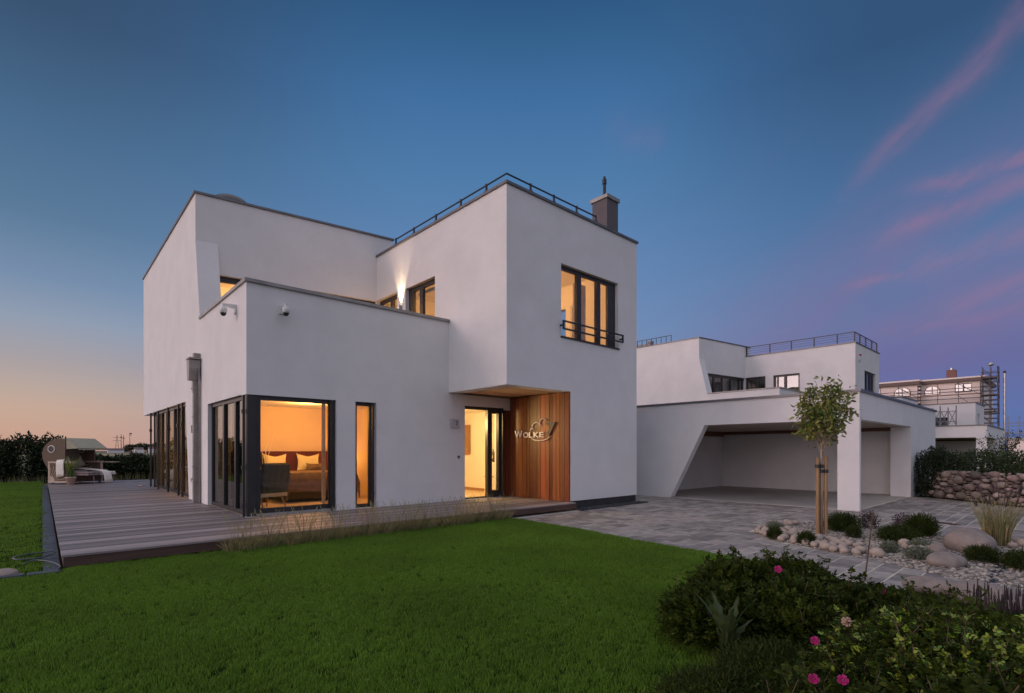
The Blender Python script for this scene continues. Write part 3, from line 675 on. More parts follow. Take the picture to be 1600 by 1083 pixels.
def scatter(name, poly_pts, z, meshes, density, seed, smin=.7, smax=1.2, label_kind='stuff'):
    """one object: a sheet of points that carries grass tufts by geometry nodes"""
    b = MB(); b.add([(x, y, z) for x, y in poly_pts], [tuple(range(len(poly_pts)))]); o = b.build(name, M['grass'])
    protos = []
    for k, me in enumerate(meshes):
        po = bpy.data.objects.new('grass_tuft', me); protos.append(po)
    c = bpy.data.collections.new(name+'_tufts')
    for p_ in protos: c.objects.link(p_)
    g = bpy.data.node_groups.new(name, 'GeometryNodeTree'); g.interface.new_socket('Geometry', in_out='INPUT', socket_type='NodeSocketGeometry'); g.interface.new_socket('Geometry', in_out='OUTPUT', socket_type='NodeSocketGeometry')
    nn = g.nodes; gi = nn.new('NodeGroupInput'); go = nn.new('NodeGroupOutput'); d = nn.new('GeometryNodeDistributePointsOnFaces'); ins = nn.new('GeometryNodeInstanceOnPoints'); ci = nn.new('GeometryNodeCollectionInfo')
    ci.inputs[0].default_value = c; ci.inputs['Separate Children'].default_value = True; ci.inputs['Reset Children'].default_value = True
    d.inputs['Density'].default_value = density; d.inputs['Seed'].default_value = seed
    rv = nn.new('FunctionNodeRandomValue'); rv.data_type = 'FLOAT_VECTOR'; rv.inputs[0].default_value = (0, 0, 0); rv.inputs[1].default_value = (.15, .15, 6.28)
    rs = nn.new('FunctionNodeRandomValue'); rs.inputs[2].default_value = smin; rs.inputs[3].default_value = smax
    g.links.new(gi.outputs[0], d.inputs[0]); g.links.new(d.outputs[0], ins.inputs['Points']); g.links.new(ci.outputs[0], ins.inputs['Instance']); ins.inputs['Pick Instance'].default_value = True
    g.links.new(rv.outputs[0], ins.inputs['Rotation']); g.links.new(rs.outputs[1], ins.inputs['Scale']); g.links.new(ins.outputs[0], go.inputs[0])
    md = o.modifiers.new('scatter', 'NODES'); md.node_group = g
    return tag(o, kind=label_kind)
M['grass'] = mat('grass_blade', (.105,.215,.022), .55, .3, 1.6, island=.60, island_hue=.02, trans=.35, col2=(.175,.30,.036), coords='Object', spec=.25, patch=.16)
GT = [grass_tuft('grass_tuft', 26, .034, .045, .0016, M['grass'], s_) for s_ in (1, 2, 3)]
GT2 = [grass_tuft('grass_tuft', 34, .036, .11, .003, M['grass'], s_) for s_ in (4, 5)]
scatter('grass', [(.2, 8.44), (.2, 8.19), (-3.2, 8.19), (1.0, 1.2), (3.4, .9), (7.0, 2.8), (7.15, 4.7), (7.42, 6.3), (7.5, 8.1), (7.4, 8.44)], 0, GT, 950, 3)
scatter('grass', [(-14, 8.33), (.0, 8.33), (.0, 33), (-14, 33)], 0, GT2, 120, 5)
# ------------------------------------------------------------------ fittings on and around the near house
M['letter_light'] = mat('letter_face', (.90,.82,.74), .4, .05, 5)
M['letter_dark'] = mat('letter_dark', (.10,.08,.07), .5, .1, 5)
def text_mesh(txt, size, depth, bold=.0):
    c = bpy.data.curves.new('t', 'FONT'); c.body = txt; c.size = size; c.extrude = depth/2; c.offset = bold
    o = bpy.data.objects.new('t', c); COL.objects.link(o); dg = bpy.context.evaluated_depsgraph_get(); dg.update()
    me = bpy.data.meshes.new_from_object(o.evaluated_get(dg)); V = [v.co.copy() for v in me.vertices]; F = [tuple(p.vertices) for p in me.polygons]
    bpy.data.objects.remove(o); bpy.data.curves.remove(c); return V, F
def put_text(mb, txt, size, depth, fn, bold=0.0, width=None, height=None):
    V, F = text_mesh(txt, size, depth, bold)
    x0 = min(v.x for v in V); x1 = max(v.x for v in V); y0 = min(v.y for v in V); y1 = max(v.y for v in V)
    kx = width/(x1-x0) if width else 1; ky = height/(y1-y0) if height else kx
    mb.add([fn((v.x-x0)*kx, (v.y-y0)*ky, v.z) for v in V], F)
S = thing('house_sign', 'raised metal lettering with a cloud outline and a large 7 on the reddish wood cladding', 'sign', (9.84, 9.9, 1.82))
So = (9.84, 9.9, 1.82)
for ch, ya, yb, h in (('W', 10.685, 10.371, .20), ('O', 10.336, 10.137, .152), ('L', 10.113, 9.976, .148), ('K', 9.93, 9.728, .146), ('E', 9.717, 9.541, .142)):
    b = MB(); put_text(b, ch, .2, .022, lambda u, v, q: (9.838-q, ya-u, 1.82+v), .004, width=ya-yb, height=h)
    b.build('letter', M['letter_light'], S, So)
b = MB(); put_text(b, '7', .4, .03, lambda u, v, q: (9.838-q, 9.476-u, 1.862+v), .010, width=.37, height=.35); b.build('numeral', M['letter_dark'], S, So)
def smooth_pts(p, n=6):
    out = []
    for i in range(len(p)-1):
        p0 = p[max(i-1, 0)]; p1 = p[i]; p2 = p[i+1]; p3 = p[min(i+2, len(p)-1)]
        for k in range(n):
            t = k/n; out.append(tuple(.5*((2*b_)+(-a+c)*t+(2*a-5*b_+4*c-d)*t*t+(-a+3*b_-3*c+d)*t**3) for a, b_, c, d in zip(p0, p1, p2, p3)))
    out.append(p[-1]); return out
b = MB()
for arc in ([(10.056,1.993),(10.044,2.049),(9.987,2.063),(9.937,2.038)], [(9.987,2.079),(9.976,2.159),(9.885,2.212),(9.773,2.215),(9.695,2.173),(9.673,2.124)],
            [(9.695,2.18),(9.691,2.243),(9.651,2.297),(9.574,2.314),(9.498,2.29),(9.47,2.247)], [(9.998,1.799),(9.907,1.757),(9.75,1.736),(9.574,1.74),(9.444,1.766),(9.348,1.826)]):
    b.tube([(9.835, y, z) for y, z in smooth_pts(arc)], .015, 6)
b.build('cloud_outline', M['letter_light'], S, So)
S = thing('house_number_plate', 'small square metal plate with the number 7 on the white wall left of the door', 'number plate', (7.93, 10.93, 2.05))
b = MB(); b.bev(7.80, 8.07, 10.895, 10.928, 2.055, 2.285, .006); b.build('plate', M['steel'], S, (7.93, 10.93, 2.05))
b = MB(); put_text(b, '7', .1, .004, lambda u, v, q: (7.955+u, 10.892-q, 2.12+v), .003, height=.11, width=.06); b.build('numeral', M['black'], S, (7.93, 10.93, 2.05))
S = thing('doorbell', 'small round dark doorbell on the white wall beside the entrance', 'doorbell', (8.06, 10.93, 1.30))
b = MB(); b.cyl((0, 0, 0), (0, -.015, 0), .045, n=20); b.build('ring', M['steel'], S)
b = MB(); b.cyl((0, -.0155, 0), (0, -.024, 0), .028, n=20); b.build('button', M['black'], S)
def camera_(name, label, loc, rz):
    S = thing(name, label, 'security camera', loc, rz, 'security cameras on the low upper wall')
    b = MB(); b.bev(-.055, .055, -.03, 0, -.09, .10, .006); b.prism([(-.03, .02), (-.26, .05), (-.26, .085), (-.03, .10)], lambda u, v, q: (q, u, v), -.025, .025); b.build('bracket', M['white'], S)
    b = MB(); b.cyl((0, -.23, .055), (0, -.23, .0), .035, n=16); b.lathe([(0, 0), (.065, 0), (.073, -.02), (.073, -.09), (.06, -.105)], 22, M=Matrix.Translation((0, -.23, 0))); b.build('housing', M['white'], S)
    b = MB(); b.lathe([(.056, -.102), (.052, -.13), (.038, -.155), (.02, -.165), (0, -.168)], 22, M=Matrix.Translation((0, -.23, 0))); b.build('lens_dome', M['black'], S)
    return S
camera_('security_camera', 'white dome camera on a bracket on the pinkish side wall left of the house corner', (2.948, 11.66, 4.36), -math.pi/2)
camera_('security_camera', 'white dome camera on the grey front wall just right of the house corner', (3.62, 10.928, 4.33), 0)
# up-and-down wall light on the terrace
S = thing('wall_light', 'lit up-and-down wall light between the two terrace windows throwing a tall beam', 'wall light', (7.75, 13.30, 5.60))
b = MB(); b.cyl((-.07, 0, -.10), (-.07, 0, .10), .05, n=20, cap=False); b.box(-.03, 0, -.03, .03, -.05, .05); b.build('housing', M['steel'], S)
M['lamp_lens'] = mat('lamp_lens', (.9,.8,.6), .4, .02, 4, emit=((1, .75, .42), 6))
for z_ in (.085, -.087):
    b = MB(); b.cyl((-.07, 0, z_), (-.07, 0, z_+.002), .045, n=20); b.build('lens', M['lamp_lens'], S)
def spot(name, loc, d, power, ang, col, blend=.25, size=.02):
    l = bpy.data.lights.new(name, 'SPOT'); l.energy = power; l.spot_size = R_(ang); l.spot_blend = blend; l.color = col; l.shadow_soft_size = size
    o = bpy.data.objects.new(name, l); COL.objects.link(o); o.location = loc; o.rotation_euler = Vector(d).to_track_quat('-Z', 'Y').to_euler(); return o
spot('wall_light_up', (7.68, 13.30, 5.70), (.16, 0, 1), 150, 56, (1, .72, .42), .6, .04)
spot('wall_light_up_narrow', (7.68, 13.30, 5.70), (.05, 0, 1), 60, 16, (1, .78, .5), .8)
spot('wall_light_down', (7.68, 13.30, 5.50), (.06, 0, -1), 30, 60, (1, .72, .42), .4)
lamp('terrace_glow', (7.25, 14.3, 4.75), 26, (1, .55, .25), .15)
# ------------------------------------------------------------------ bedroom
M['headboard'] = mat('headboard', (.10,.010,.007), .8, .15, 4, .2, 60)
M['pillow'] = mat('pillow', (.80,.72,.55), .85, .04, 5)
M['throw_brown'] = mat('bed_throw', (.16,.10,.075), .9, .2, 8, .4, 80)
M['bedbase'] = mat('bed_base', (.055,.03,.03), .8, .2, 5)
M['greyfelt'] = mat('grey_throw', (.07,.075,.075), .95, .2, 10, .5, 90)
M['oak'] = mat('oak', (.32,.17,.08), .5, .2, 5, stretch=(4, 4, .5))
BD = thing('bed', 'tall dark bed with cream pillows and brown throw seen through the corner window', 'bed', (5.45, 14.4, .16))
def cushion(w, h, t, nx=9, nz=7, ears=.12):
    m = MB(); vs = []
    for s_ in (-1, 1):
        for j in range(nz):
            for i in range(nx):
                u = -1+2*i/(nx-1); v = -1+2*j/(nz-1)
                pinch = 1 - ears*(1-abs(v)**2) * (abs(u) > .01) * 0
                edge = (1-u*u)*(1-v*v)
                x = u*w/2*(1-.12*(1-v*v)*abs(u)); z = v*h/2*(1-.38*(1-abs(u)**1.4)*(1 if v > 0 else .4)*abs(v))
                vs.append((x, s_*t/2*max(edge, 0)**.45, z))
    n = nx*nz; f = []
    for k in (0, n):
        for j in range(nz-1):
            for i in range(nx-1):
                a = k+j*nx+i; f.append((a, a+1, a+nx+1, a+nx))
    m.add(vs, f, smooth=True); return m
b = MB(); b.bev(-2.1, 1.72, .90, 1.02, 0, 1.29, .02); b.build('headboard', M['headboard'], BD)
b = MB(); b.bev(-.95, .95, -1.1, .88, .06, .50, .03); b.build('bed_base', M['bedbase'], BD)
b = MB(); b.bev(-.94, .94, -1.09, .87, .505, .72, .05); b.build('mattress', M['pillow'], BD)
b = MB(); vs = []; nx, ny = 16, 12
for j in range(ny+1):
    for i in range(nx+1):
        u = -1+2*i/nx; v = j/ny; x = u*1.0; y = -1.16 + v*1.75; z = .745 + .008*math.sin(i*1.7+j)
        if abs(u) > .93: z -= .30*(abs(u)-.93)/.07; x = math.copysign(.985, u)
        if j <= 1: y = -1.17-.01*(j == 0)
        if j == 0: z -= .48
        vs.append((x, y, z))
b.add(vs, [(j*(nx+1)+i, j*(nx+1)+i+1, (j+1)*(nx+1)+i+1, (j+1)*(nx+1)+i) for j in range(ny) for i in range(nx)], smooth=True); b.build('throw', M['throw_brown'], BD)
for x, tl, rz in ((-.62, -.28, .05), (.30, -.30, -.06)):
    p_ = cushion(.66, .52, .2); p_.v = [tuple(Euler((tl, .03, rz)).to_matrix() @ Vector(v) + Vector((x, .74, .98))) for v in p_.v]; p_.build('pillow', M['pillow'], BD)
p_ = cushion(.5, .26, .14); p_.v = [tuple(Euler((-.5, 0, 0)).to_matrix() @ Vector(v) + Vector((.42, .52, .84))) for v in p_.v]; p_.build('small_pillow', M['throw_brown'], BD)
# armchair with a fringed throw, its back to the window
CH = thing('chair', 'wooden-legged chair draped with a dark fringed throw inside the corner window', 'chair', (3.78, 12.3, .16), R_(20))
b = MB(); b.bev(-.30, .30, -.10, .45, .40, .50, .02); b.build('seat', M['greyfelt'], CH)
b = MB(); b.prism([(-.12, .42), (-.06, .42), (-.22, .98), (-.28, .96)], lambda u, v, q: (q, u, v), -.30, .30); b.build('backrest', M['greyfelt'], CH)
b = MB(); vs = []; nx = 14
prof = [(-.20, .36), (-.235, .55), (-.27, .75), (-.315, .97), (-.26, 1.03), (-.20, .96), (-.10, .55)]
for i in range(nx+1):
    for k, (yy, zz) in enumerate(prof): vs.append((-.33+.66*i/nx, yy-.012*math.sin(i*1.9)*(1 if k < 3 else .3), zz))
kk = len(prof); b.add(vs, [(i*kk+j, (i+1)*kk+j, (i+1)*kk+j+1, i*kk+j+1) for i in range(nx) for j in range(kk-1)], smooth=True)
th = b.build('throw', M['greyfelt'], CH)
b = MB()
for i in range(40): 
    x = -.33+.66*i/39; b.box(x-.004, x+.004, -.205, -.198, .27+random.uniform(0, .015), .362)
b.build('fringe', M['pillow'], th)
for sx_ in (-1, 1):
    for (y0, y1) in ((-.02, -.22), (.32, .46)):
        b = MB(); b.cyl((sx_*.24, y0, .42), (sx_*.30, y1, 0), .022, .015, 8); b.build('leg', M['oak'], CH)
# dry twigs in a floor vase
V_ = thing('vase', 'floor vase with bare pale twigs standing beside the bed', 'vase', (4.15, 13.9, .16))
b = MB(); b.lathe([(0, 0), (.09, 0), (.13, .2), (.10, .45), (.06, .55), (.07, .6)], 18); b.build('pot', M['bedbase'], V_)
b = MB(); r_ = random.Random(4)
for k in range(7):
    a = r_.uniform(0, 6.28); l = r_.uniform(.9, 1.35); dx_, dy_ = .25*math.cos(a), .2*math.sin(a)
    b.tube([(0, 0, .5), (dx_*.4, dy_*.4, .5+l*.5), (dx_*1.1, dy_*1.1, .5+l)], [.008, .006, .003], 5)
b.build('twigs', M['pillow'], V_)
# bedside lamp
L_ = thing('table_lamp', 'small glowing lamp on the bedside table by the headboard', 'lamp', (6.72, 15.0, .16))
b = MB(); b.bev(-.2, .2, -.2, .2, 0, .55, .01); b.build('bedside_table', M['oak'], L_)
b = MB(); b.cyl((0, 0, .55), (0, 0, .80), .02); b.build('stem', M['steel'], L_)
b = MB(); b.lathe([(.16, .78), (.11, 1.0)], 20); b.build('lamp_shade', mat('lamp_shade', (.8,.6,.4), .9, .05, 4, emit=((1, .5, .18), 1.6)), L_)
o = MB().box(10.595, 10.615, 12.6, 16.9, .162, .24).build('skirting_board', M['oak']); tag(o, 'thin wooden skirting board along the bright hall wall', 'skirting')
# ------------------------------------------------------------------ hall: tall framed mirror, coat rack cabinet
MR = thing('wall_mirror', 'tall wooden framed mirror on the bright hall wall behind the entrance door', 'mirror', (10.60, 14.32, 1.34))
b = MB(); z0, z1, y0, y1 = 0.0, .99, -.62, .62
b.box(-.05, -.01, y0, y1, z0, z0+.16); b.box(-.05, -.01, y0, y1, z1-.16, z1); b.box(-.05, -.01, y0, y0+.16, z0+.16, z1-.16); b.box(-.05, -.01, y1-.16, y1, z0+.16, z1-.16); b.build('frame', M['oak'], MR)
b = MB(); b.box(-.02, -.011, y0+.15, y1-.15, z0+.15, z1-.15); b.build('mirror_glass', mat('mirror_glass', (.55,.42,.25), .08, .1, 3, metal=.8), MR)
CBX = thing('hall_cabinet', 'narrow hall cabinet with a shoe shelf and flowers behind the slim door pane', 'cabinet', (10.42, 12.2, .16))
b = MB(); b.bev(-.25, .12, -.25, .25, .0, .95, .01); b.build('body', M['plaster'], CBX)
for z_ in (.1, .5):
    b = MB(); b.box(-.27, -.252, -.22, .22, z_, z_+.02); b.build('handle', M['brownwood'], CBX)
V2 = thing('flower_vase', 'small vase with dark sprigs standing on the hall cabinet', 'vase', (10.36, 12.2, 1.11))
b = MB(); b.lathe([(0, 0), (.05, 0), (.07, .08), (.03, .16), (.04, .18)], 14); b.build('pot', M['bedbase'], V2)
b = MB()
for k in range(14):
    a = k*2.4; b.tube([(0, 0, .15), (.08*math.cos(a), .08*math.sin(a), .28+.01*k)], [.004, .012], 4)
b.build('sprigs', M['bedbase'], V2)

# ------------------------------------------------------------------ roofed wicker beach chair on the deck
M['wicker'] = mat('wicker', (.17,.115,.08), .75, .35, 45, .9, 90, stretch=(1, 1, 3))
M['palewood'] = mat('pale_wood', (.60,.46,.35), .6, .15, 6)
M['canvas'] = mat('awning_canvas', (.40,.38,.28), .85, .1, 8)
M['cream'] = mat('cream_cloth', (.90,.84,.76), .9, .08, 8, .3, 50)
M['stripe'] = mat('seat_fabric', (.30,.25,.24), .9, .3, 14)
SK = thing('beach_chair', 'roofed wicker beach chair with porthole and canvas awning at the far end of the deck', 'beach chair', (1.02, 26.95, .166), R_(-45))
# local: +x is the way it faces, y across (width 1.3), z up
def side(s_):
    y = s_*.66; g = MB()
    base = [(-.48, .06), (.50, .06), (.50, .86), (-.48, .86)]
    g.prism([(-.44, .12), (.44, .12), (.44, .80), (-.44, .80)], lambda u, v, q: (u, y+q, v), -.015, .015); g.build('side_panel', M['wicker'], SK)
    f = MB()
    f.box(-.49, .51, y-.03, y+.03, .06, .12); f.box(-.49, .54, y-.045, y+.045, .82, .88); f.box(-.49, -.43, y-.03, y+.03, .12, .82); f.box(.45, .51, y-.03, y+.03, .12, .82)
    # fan of slats and quarter disc
    for k in range(7):
        a = R_(8 + k*13); r1 = .72
        f.prism([(-.43+.2*math.cos(a), .12+.2*math.sin(a)), (-.43+.2*math.cos(a+.05), .12+.2*math.sin(a+.05)), (-.43+r1*math.cos(a+.03), min(.82, .12+r1*math.sin(a+.03))), (-.43+r1*math.cos(a), min(.82, .12+r1*math.sin(a)))], lambda u, v, q: (u, y+q, v), -.022, .022)
    f.prism([(-.43, .12)] + [(-.43+.2*math.cos(R_(t)), .12+.2*math.sin(R_(t))) for t in range(0, 91, 10)], lambda u, v, q: (u, y+q, v), -.026, .026)
    f.build('panel_frame', M['palewood'], SK)
    # hood cheek, rounded at the back, with a porthole
    h = MB(); out = [(.18, .90), (.20, 1.74)] + [(-.12+.70*math.cos(R_(t)), 1.02+.74*math.sin(R_(t))) for t in range(84, 190, 9)] + [(-.66, .78)]
    out = [(.18, .89), (.20, 1.77), (-.10, 1.765), (-.30, 1.72), (-.50, 1.62), (-.66, 1.45), (-.74, 1.22), (-.72, 1.0), (-.62, .78), (-.50, .60)]
    h.prism(out, lambda u, v, q: (u, y+q, v), -.02*1.3, .02*1.3); hd = h.build('hood_side', M['wicker'], SK)
    r = MB(); ring = [(.13*math.cos(t), .13*math.sin(t)) for t in [k*math.pi/10 for k in range(21)]]
    for sd_ in (-1, 1): r.tube([(-.36+a, y+sd_*.03, 1.36+c) for a, c in ring], .017, 6)
    r.build('porthole_ring', M['cream'], hd)
    r = MB(); r.cyl((-.36, y-.032, 1.36), (-.36, y+.032, 1.36), .12, n=20); r.build('porthole', M['black'], hd)
side(-1); side(1)
b = MB(); out = [(.20, 1.77), (-.10, 1.765), (-.30, 1.72), (-.50, 1.62), (-.66, 1.45), (-.74, 1.22), (-.72, 1.0), (-.62, .78), (-.50, .60)]
inn = [(a+.03*(1 if a < .1 else 0), c-.035) for a, c in out]
b.prism(out+inn[::-1], lambda u, v, q: (u, q, v), -.63, .63); b.build('hood_back', M['wicker'], SK)
b = MB(); b.box(-.40, .46, -.62, .62, .08, .40); b.build('seat_box', M['wicker'], SK)
b = MB(); b.bev(-.38, .48, -.60, .60, .40, .52, .04); b.build('seat_cushion', M['stripe'], SK)
b = MB(); b.prism([(-.36, .50), (-.24, .50), (-.48, 1.45), (-.60, 1.45)], lambda u, v, q: (u, q, v), -.60, .60); b.build('back_cushion', M['stripe'], SK)
b = MB(); b.prism([(.20, 1.77), (.20, 1.79), (.72, 1.40), (.71, 1.38)], lambda u, v, q: (u, q, v), -.66, .66)
for s_ in (-1, 1): b.prism([(.20, 1.775), (.71, 1.385), (.22, 1.36)], lambda u, v, q: (u, s_*.66+q, v), -.004, .004)
for k in range(12): b.prism([(.71, 1.39), (.71, 1.39-.07), (.725, 1.39-.07), (.725, 1.39)], lambda u, v, q: (u, -.66+k*.11+q, v), .012, .098)
b.build('awning', M['canvas'], SK)
b = MB(); b.box(.46, 1.05, -.60, -.04, .34, .40); b.bev(.48, 1.04, -.59, -.05, .40, .47, .02); b.cyl((1.0, -.32, .34), (1.05, -.32, 0), .018); b.build('footrest', M['stripe'], SK)
b = MB(); b.box(.46, 1.15, .04, .60, .34, .40); b.bev(.48, 1.14, .05, .59, .40, .47, .02); b.cyl((1.08, .32, .34), (1.12, .32, 0), .018); b.build('footrest', M['cream'], SK)
b = MB(); b.box(.50, 1.02, .64, .94, .82, .85); b.build('side_table', M['palewood'], SK)
b = MB()
for x_ in (-.40, .44):
    for s_ in (-1, 1): b.cyl((x_, s_*.60-.02, .04), (x_, s_*.60+.02, .04), .04, n=12)
b.build('wheels', M['black'], SK)
for k, (yy, rx, c_) in enumerate(((-.28, .5, 'cream'), (.25, -.4, 'canvas'))):
    p_ = cushion(.46, .46, .18); mt_ = Euler((0, -.5, 1.35+rx*.3)).to_matrix(); p_.v = [tuple(mt_ @ Vector(v) + Vector((-.16, yy, .80))) for v in p_.v]; p_.build('scatter_cushion', M[c_], SK)
def cloth_strip(path, w, side_dir, seed, m, name, label, cat, loc, rz):
    b = MB(); n = len(path); k = 9; r_ = random.Random(seed); vs = []
    ph = r_.uniform(0, 6)
    for i, p in enumerate(path):
        for j in range(k+1):
            t = j/k-.5; wv = .03*math.sin(j*2.1+ph+i*.4)
            q = Vector(p) + Vector(side_dir)*w*t + Vector((.4, 0, .9))*wv*.6
            vs.append(tuple(q))
    b.add(vs, [(i*(k+1)+j, i*(k+1)+j+1, (i+1)*(k+1)+j+1, (i+1)*(k+1)+j) for i in range(n-1) for j in range(k)], smooth=True)
    o = b.build(name, m); md = o.modifiers.new('t', 'SOLIDIFY'); md.thickness = .02; o.location = loc; o.rotation_euler = (0, 0, rz)
    return tag(o, label, cat)
SL = (1.02, 26.95, .166)
cloth_strip([(-.02, -.50, .80), (.02, -.60, .93), (.02, -.70, .95), (.02, -.745, .80), (.03, -.75, .62), (.04, -.745, .42), (.04, -.74, .30)], .30, (1, 0, .1), 3, M['cream'], 'towel', 'pale cloth hanging over the near wicker side of the beach chair', 'towel', SL, R_(-45))
cloth_strip([(-.1, .12, .60), (.2, .12, .60), (.5, .16, .56), (.85, .16, .54), (1.08, .14, .50), (1.2, .12, .40), (1.25, .10, .22), (1.30, .08, .03)], .34, (.1, 1, 0), 5, M['cream'], 'blanket', 'long cream blanket trailing over the beach chair footrest to the deck', 'blanket', SL, R_(-45))
# potted plant
PP = thing('potted_plant', 'tall grassy plant in a pale tapered pot in front of the beach chair', 'potted plant', (.82, 25.75, .166))
M['pot'] = mat('terracotta_pale', (.66,.50,.42), .7, .1, 6)
M['blade'] = mat('blade_green', (.10,.20,.05), .6, .3, 3, island=.4, island_hue=.03, trans=.3, col2=(.25,.30,.06))
b = MB(); b.lathe([(0, 0), (.11, 0), (.16, .27), (.175, .27), (.175, .30), (.15, .30), (.14, .26), (0, .26)], 24); b.build('pot', M['pot'], PP)
def blades(n, h0, h1, spread, lean, w, seed, base=0.0):
    r = random.Random(seed); V = []; F = []
    for i in range(n):
        a = r.uniform(0, 6.28); d = spread*math.sqrt(r.random()); x, y = d*math.cos(a), d*math.sin(a); la = a+r.uniform(-.8, .8); h = r.uniform(h0, h1); L_ = lean*h*r.uniform(.2, 1.2); pa = r.uniform(0, 3.14)
        cx, cy = w*math.cos(pa), w*math.sin(pa); o = len(V); seg = 4
        for k in range(seg+1):
            t = k/seg; X = x+math.cos(la)*L_*t*t; Y = y+math.sin(la)*L_*t*t; Z = base+h*t*(1-.12*t); s_ = (1-t)**.6
            V += [(X-cx*s_, Y-cy*s_, Z), (X+cx*s_, Y+cy*s_, Z)]
            if k: F.append((o+2*k-2, o+2*k-1, o+2*k+1, o+2*k))
    return V, F
V, F = blades(110, .55, 1.05, .09, .28, .010, 3, .26); npmesh('foliage', V, F, M['blade'], PP)
b = MB(); b.bev(-.06, .06, -.06, .06, 0, .05, .02); o = tag(b.build('deck_ornament', M['pot']), 'small pale lump lying on the far deck beside the glass corner', 'ornament'); o.location = (2.66, 22.9, .166)
# garden hose
b = MB(); pts = [(-1.35, 9.9, .03), (-1.72, 9.75, .05), (-1.70, 9.45, .04), (-1.2, 9.40, .03), (-.5, 9.55, .03), (-.05, 9.75, .04), (.10, 9.9, .06), (-.15, 10.15, .04), (-.55, 10.2, .03)]
b = MB(); b.tube(smooth_pts([(.13, 9.75, .05), (-.02, 9.80, .04), (-.20, 9.70, .04), (-.28, 9.50, .05), (-.22, 9.36, .04), (-.05, 9.33, .04), (.08, 9.40, .05), (.14, 9.62, .06)], 8), .010, 8)
M['hose'] = mat('hose', (.07,.085,.09), .35, .2, 5); tag(b.build('garden_hose', M['hose']), 'dark garden hose coiled on the grass by the deck corner', 'hose')
b = MB(); b.tube(smooth_pts([(-.17, 9.0, .03), (-.08, 9.10, .05), (.03, 8.98, .05), (.12, 8.78, .04), (.17, 8.55, .03), (.15, 8.40, .02)], 8), .010, 8); tag(b.build('garden_hose', M['hose']), 'short curved hose end crossing the slate strip below the deck corner', 'hose')
# ------------------------------------------------------------------ vegetation
M['leaf'] = mat('leaf', (.022,.036,.005), .62, .3, 2.5, island=.5, island_hue=.035, trans=.25, col2=(.055,.078,.010), spec=.1)
M['leaf_lit_tint'] = mat('leaf_lit_tint', (.09,.16,.014), .4, .3, 3, island=.85, island_hue=.04, trans=.3, col2=(.34,.42,.05), spec=.4)  # bright light on the leaves is put into this yellow-green
M['leaf_hedge'] = mat('leaf_hedge', (.018,.030,.010), .6, .3, 1.5, island=.5, island_hue=.03, trans=.2, col2=(.03,.048,.014))
M['leaf_tree'] = mat('leaf_tree', (.13,.19,.035), .5, .3, 4, island=.55, island_hue=.045, trans=.3, col2=(.26,.24,.06))
M['leaf_grey'] = mat('leaf_grey', (.13,.16,.11), .7, .25, 6, island=.4, trans=.2, col2=(.2,.22,.16))
M['juniper'] = mat('juniper', (.022,.036,.008), .6, .3, 5, island=.5, island_hue=.02, trans=.2, col2=(.05,.07,.014), spec=.1)
M['bark'] = mat('bark', (.38,.29,.22), .8, .3, 12, .5, 60, stretch=(1, 1, .2))
M['stake'] = mat('stake_wood', (.33,.20,.095), .6, .3, 5, .3, 50, stretch=(4, 4, .4))
M['stem'] = mat('stem', (.10,.06,.035), .7, .3, 8)
M['pink'] = mat('petal_pink', (.50,.02,.19), .5, .2, 20, trans=.3)
M['palepink'] = mat('petal_pale', (.75,.50,.42), .5, .2, 20, trans=.3)
M['boulder'] = mat('boulder', (.19,.16,.145), .8, .25, 5, .6, 60, col2=(.30,.25,.22))
M['cobble'] = mat('cobble', (.25,.20,.17), .75, .2, 7, .4, 60, island=.25, island_hue=.02, col2=(.38,.31,.26))
M['dry'] = mat('dry_grass', (.40,.31,.16), .8, .3, 5, island=.4, island_hue=.03, trans=.3, col2=(.20,.24,.09))
M['lav'] = mat('lavender', (.06,.03,.045), .8, .3, 8, island=.4, col2=(.05,.045,.035))

def rot_frames(n, up=.3):
    """random leaf frames: along, side, normal"""
    d = rng.normal(size=(n, 3)); d[:, 2] += up; d /= np.linalg.norm(d, axis=1)[:, None]
    s = np.cross(d, rng.normal(size=(n, 3))); s /= np.linalg.norm(s, axis=1)[:, None]+1e-9
    return d, s, np.cross(d, s)
def leaf_mesh(P, D, S_, Nn, L, Wd, fold=.18):
    """P base points; pointed leaves folded on the midrib, 2 quads each"""
    n = len(P); L = np.broadcast_to(L, n)[:, None]; Wd = np.broadcast_to(Wd, n)[:, None]
    a = P; t = P + D*L - Nn*L*.15
    m1 = P + D*L*.35 + Nn*L*.02; m2 = P + D*L*.72 - Nn*L*.04
    l1 = P + D*L*.30 + S_*Wd*.5 + Nn*Wd*fold; l2 = P + D*L*.70 + S_*Wd*.38 + Nn*Wd*fold*.5
    r1 = P + D*L*.30 - S_*Wd*.5 + Nn*Wd*fold; r2 = P + D*L*.70 - S_*Wd*.38 + Nn*Wd*fold*.5
    V = np.stack([a, m1, m2, t, l1, l2, r1, r2], 1).reshape(-1, 3)
    b = (np.arange(n)*8)[:, None]
    q = np.array([[0, 1, 4, 4], [1, 2, 5, 4], [2, 3, 5, 5], [0, 6, 1, 1], [1, 6, 7, 2], [2, 7, 3, 3]])
    tri = np.array([[0, 1, 4], [1, 2, 5], [1, 5, 4], [2, 3, 5], [0, 6, 1], [1, 6, 7], [1, 7, 2], [2, 7, 3]])
    return V, (tri[None]+b[:, :, None]).reshape(-1, 3)
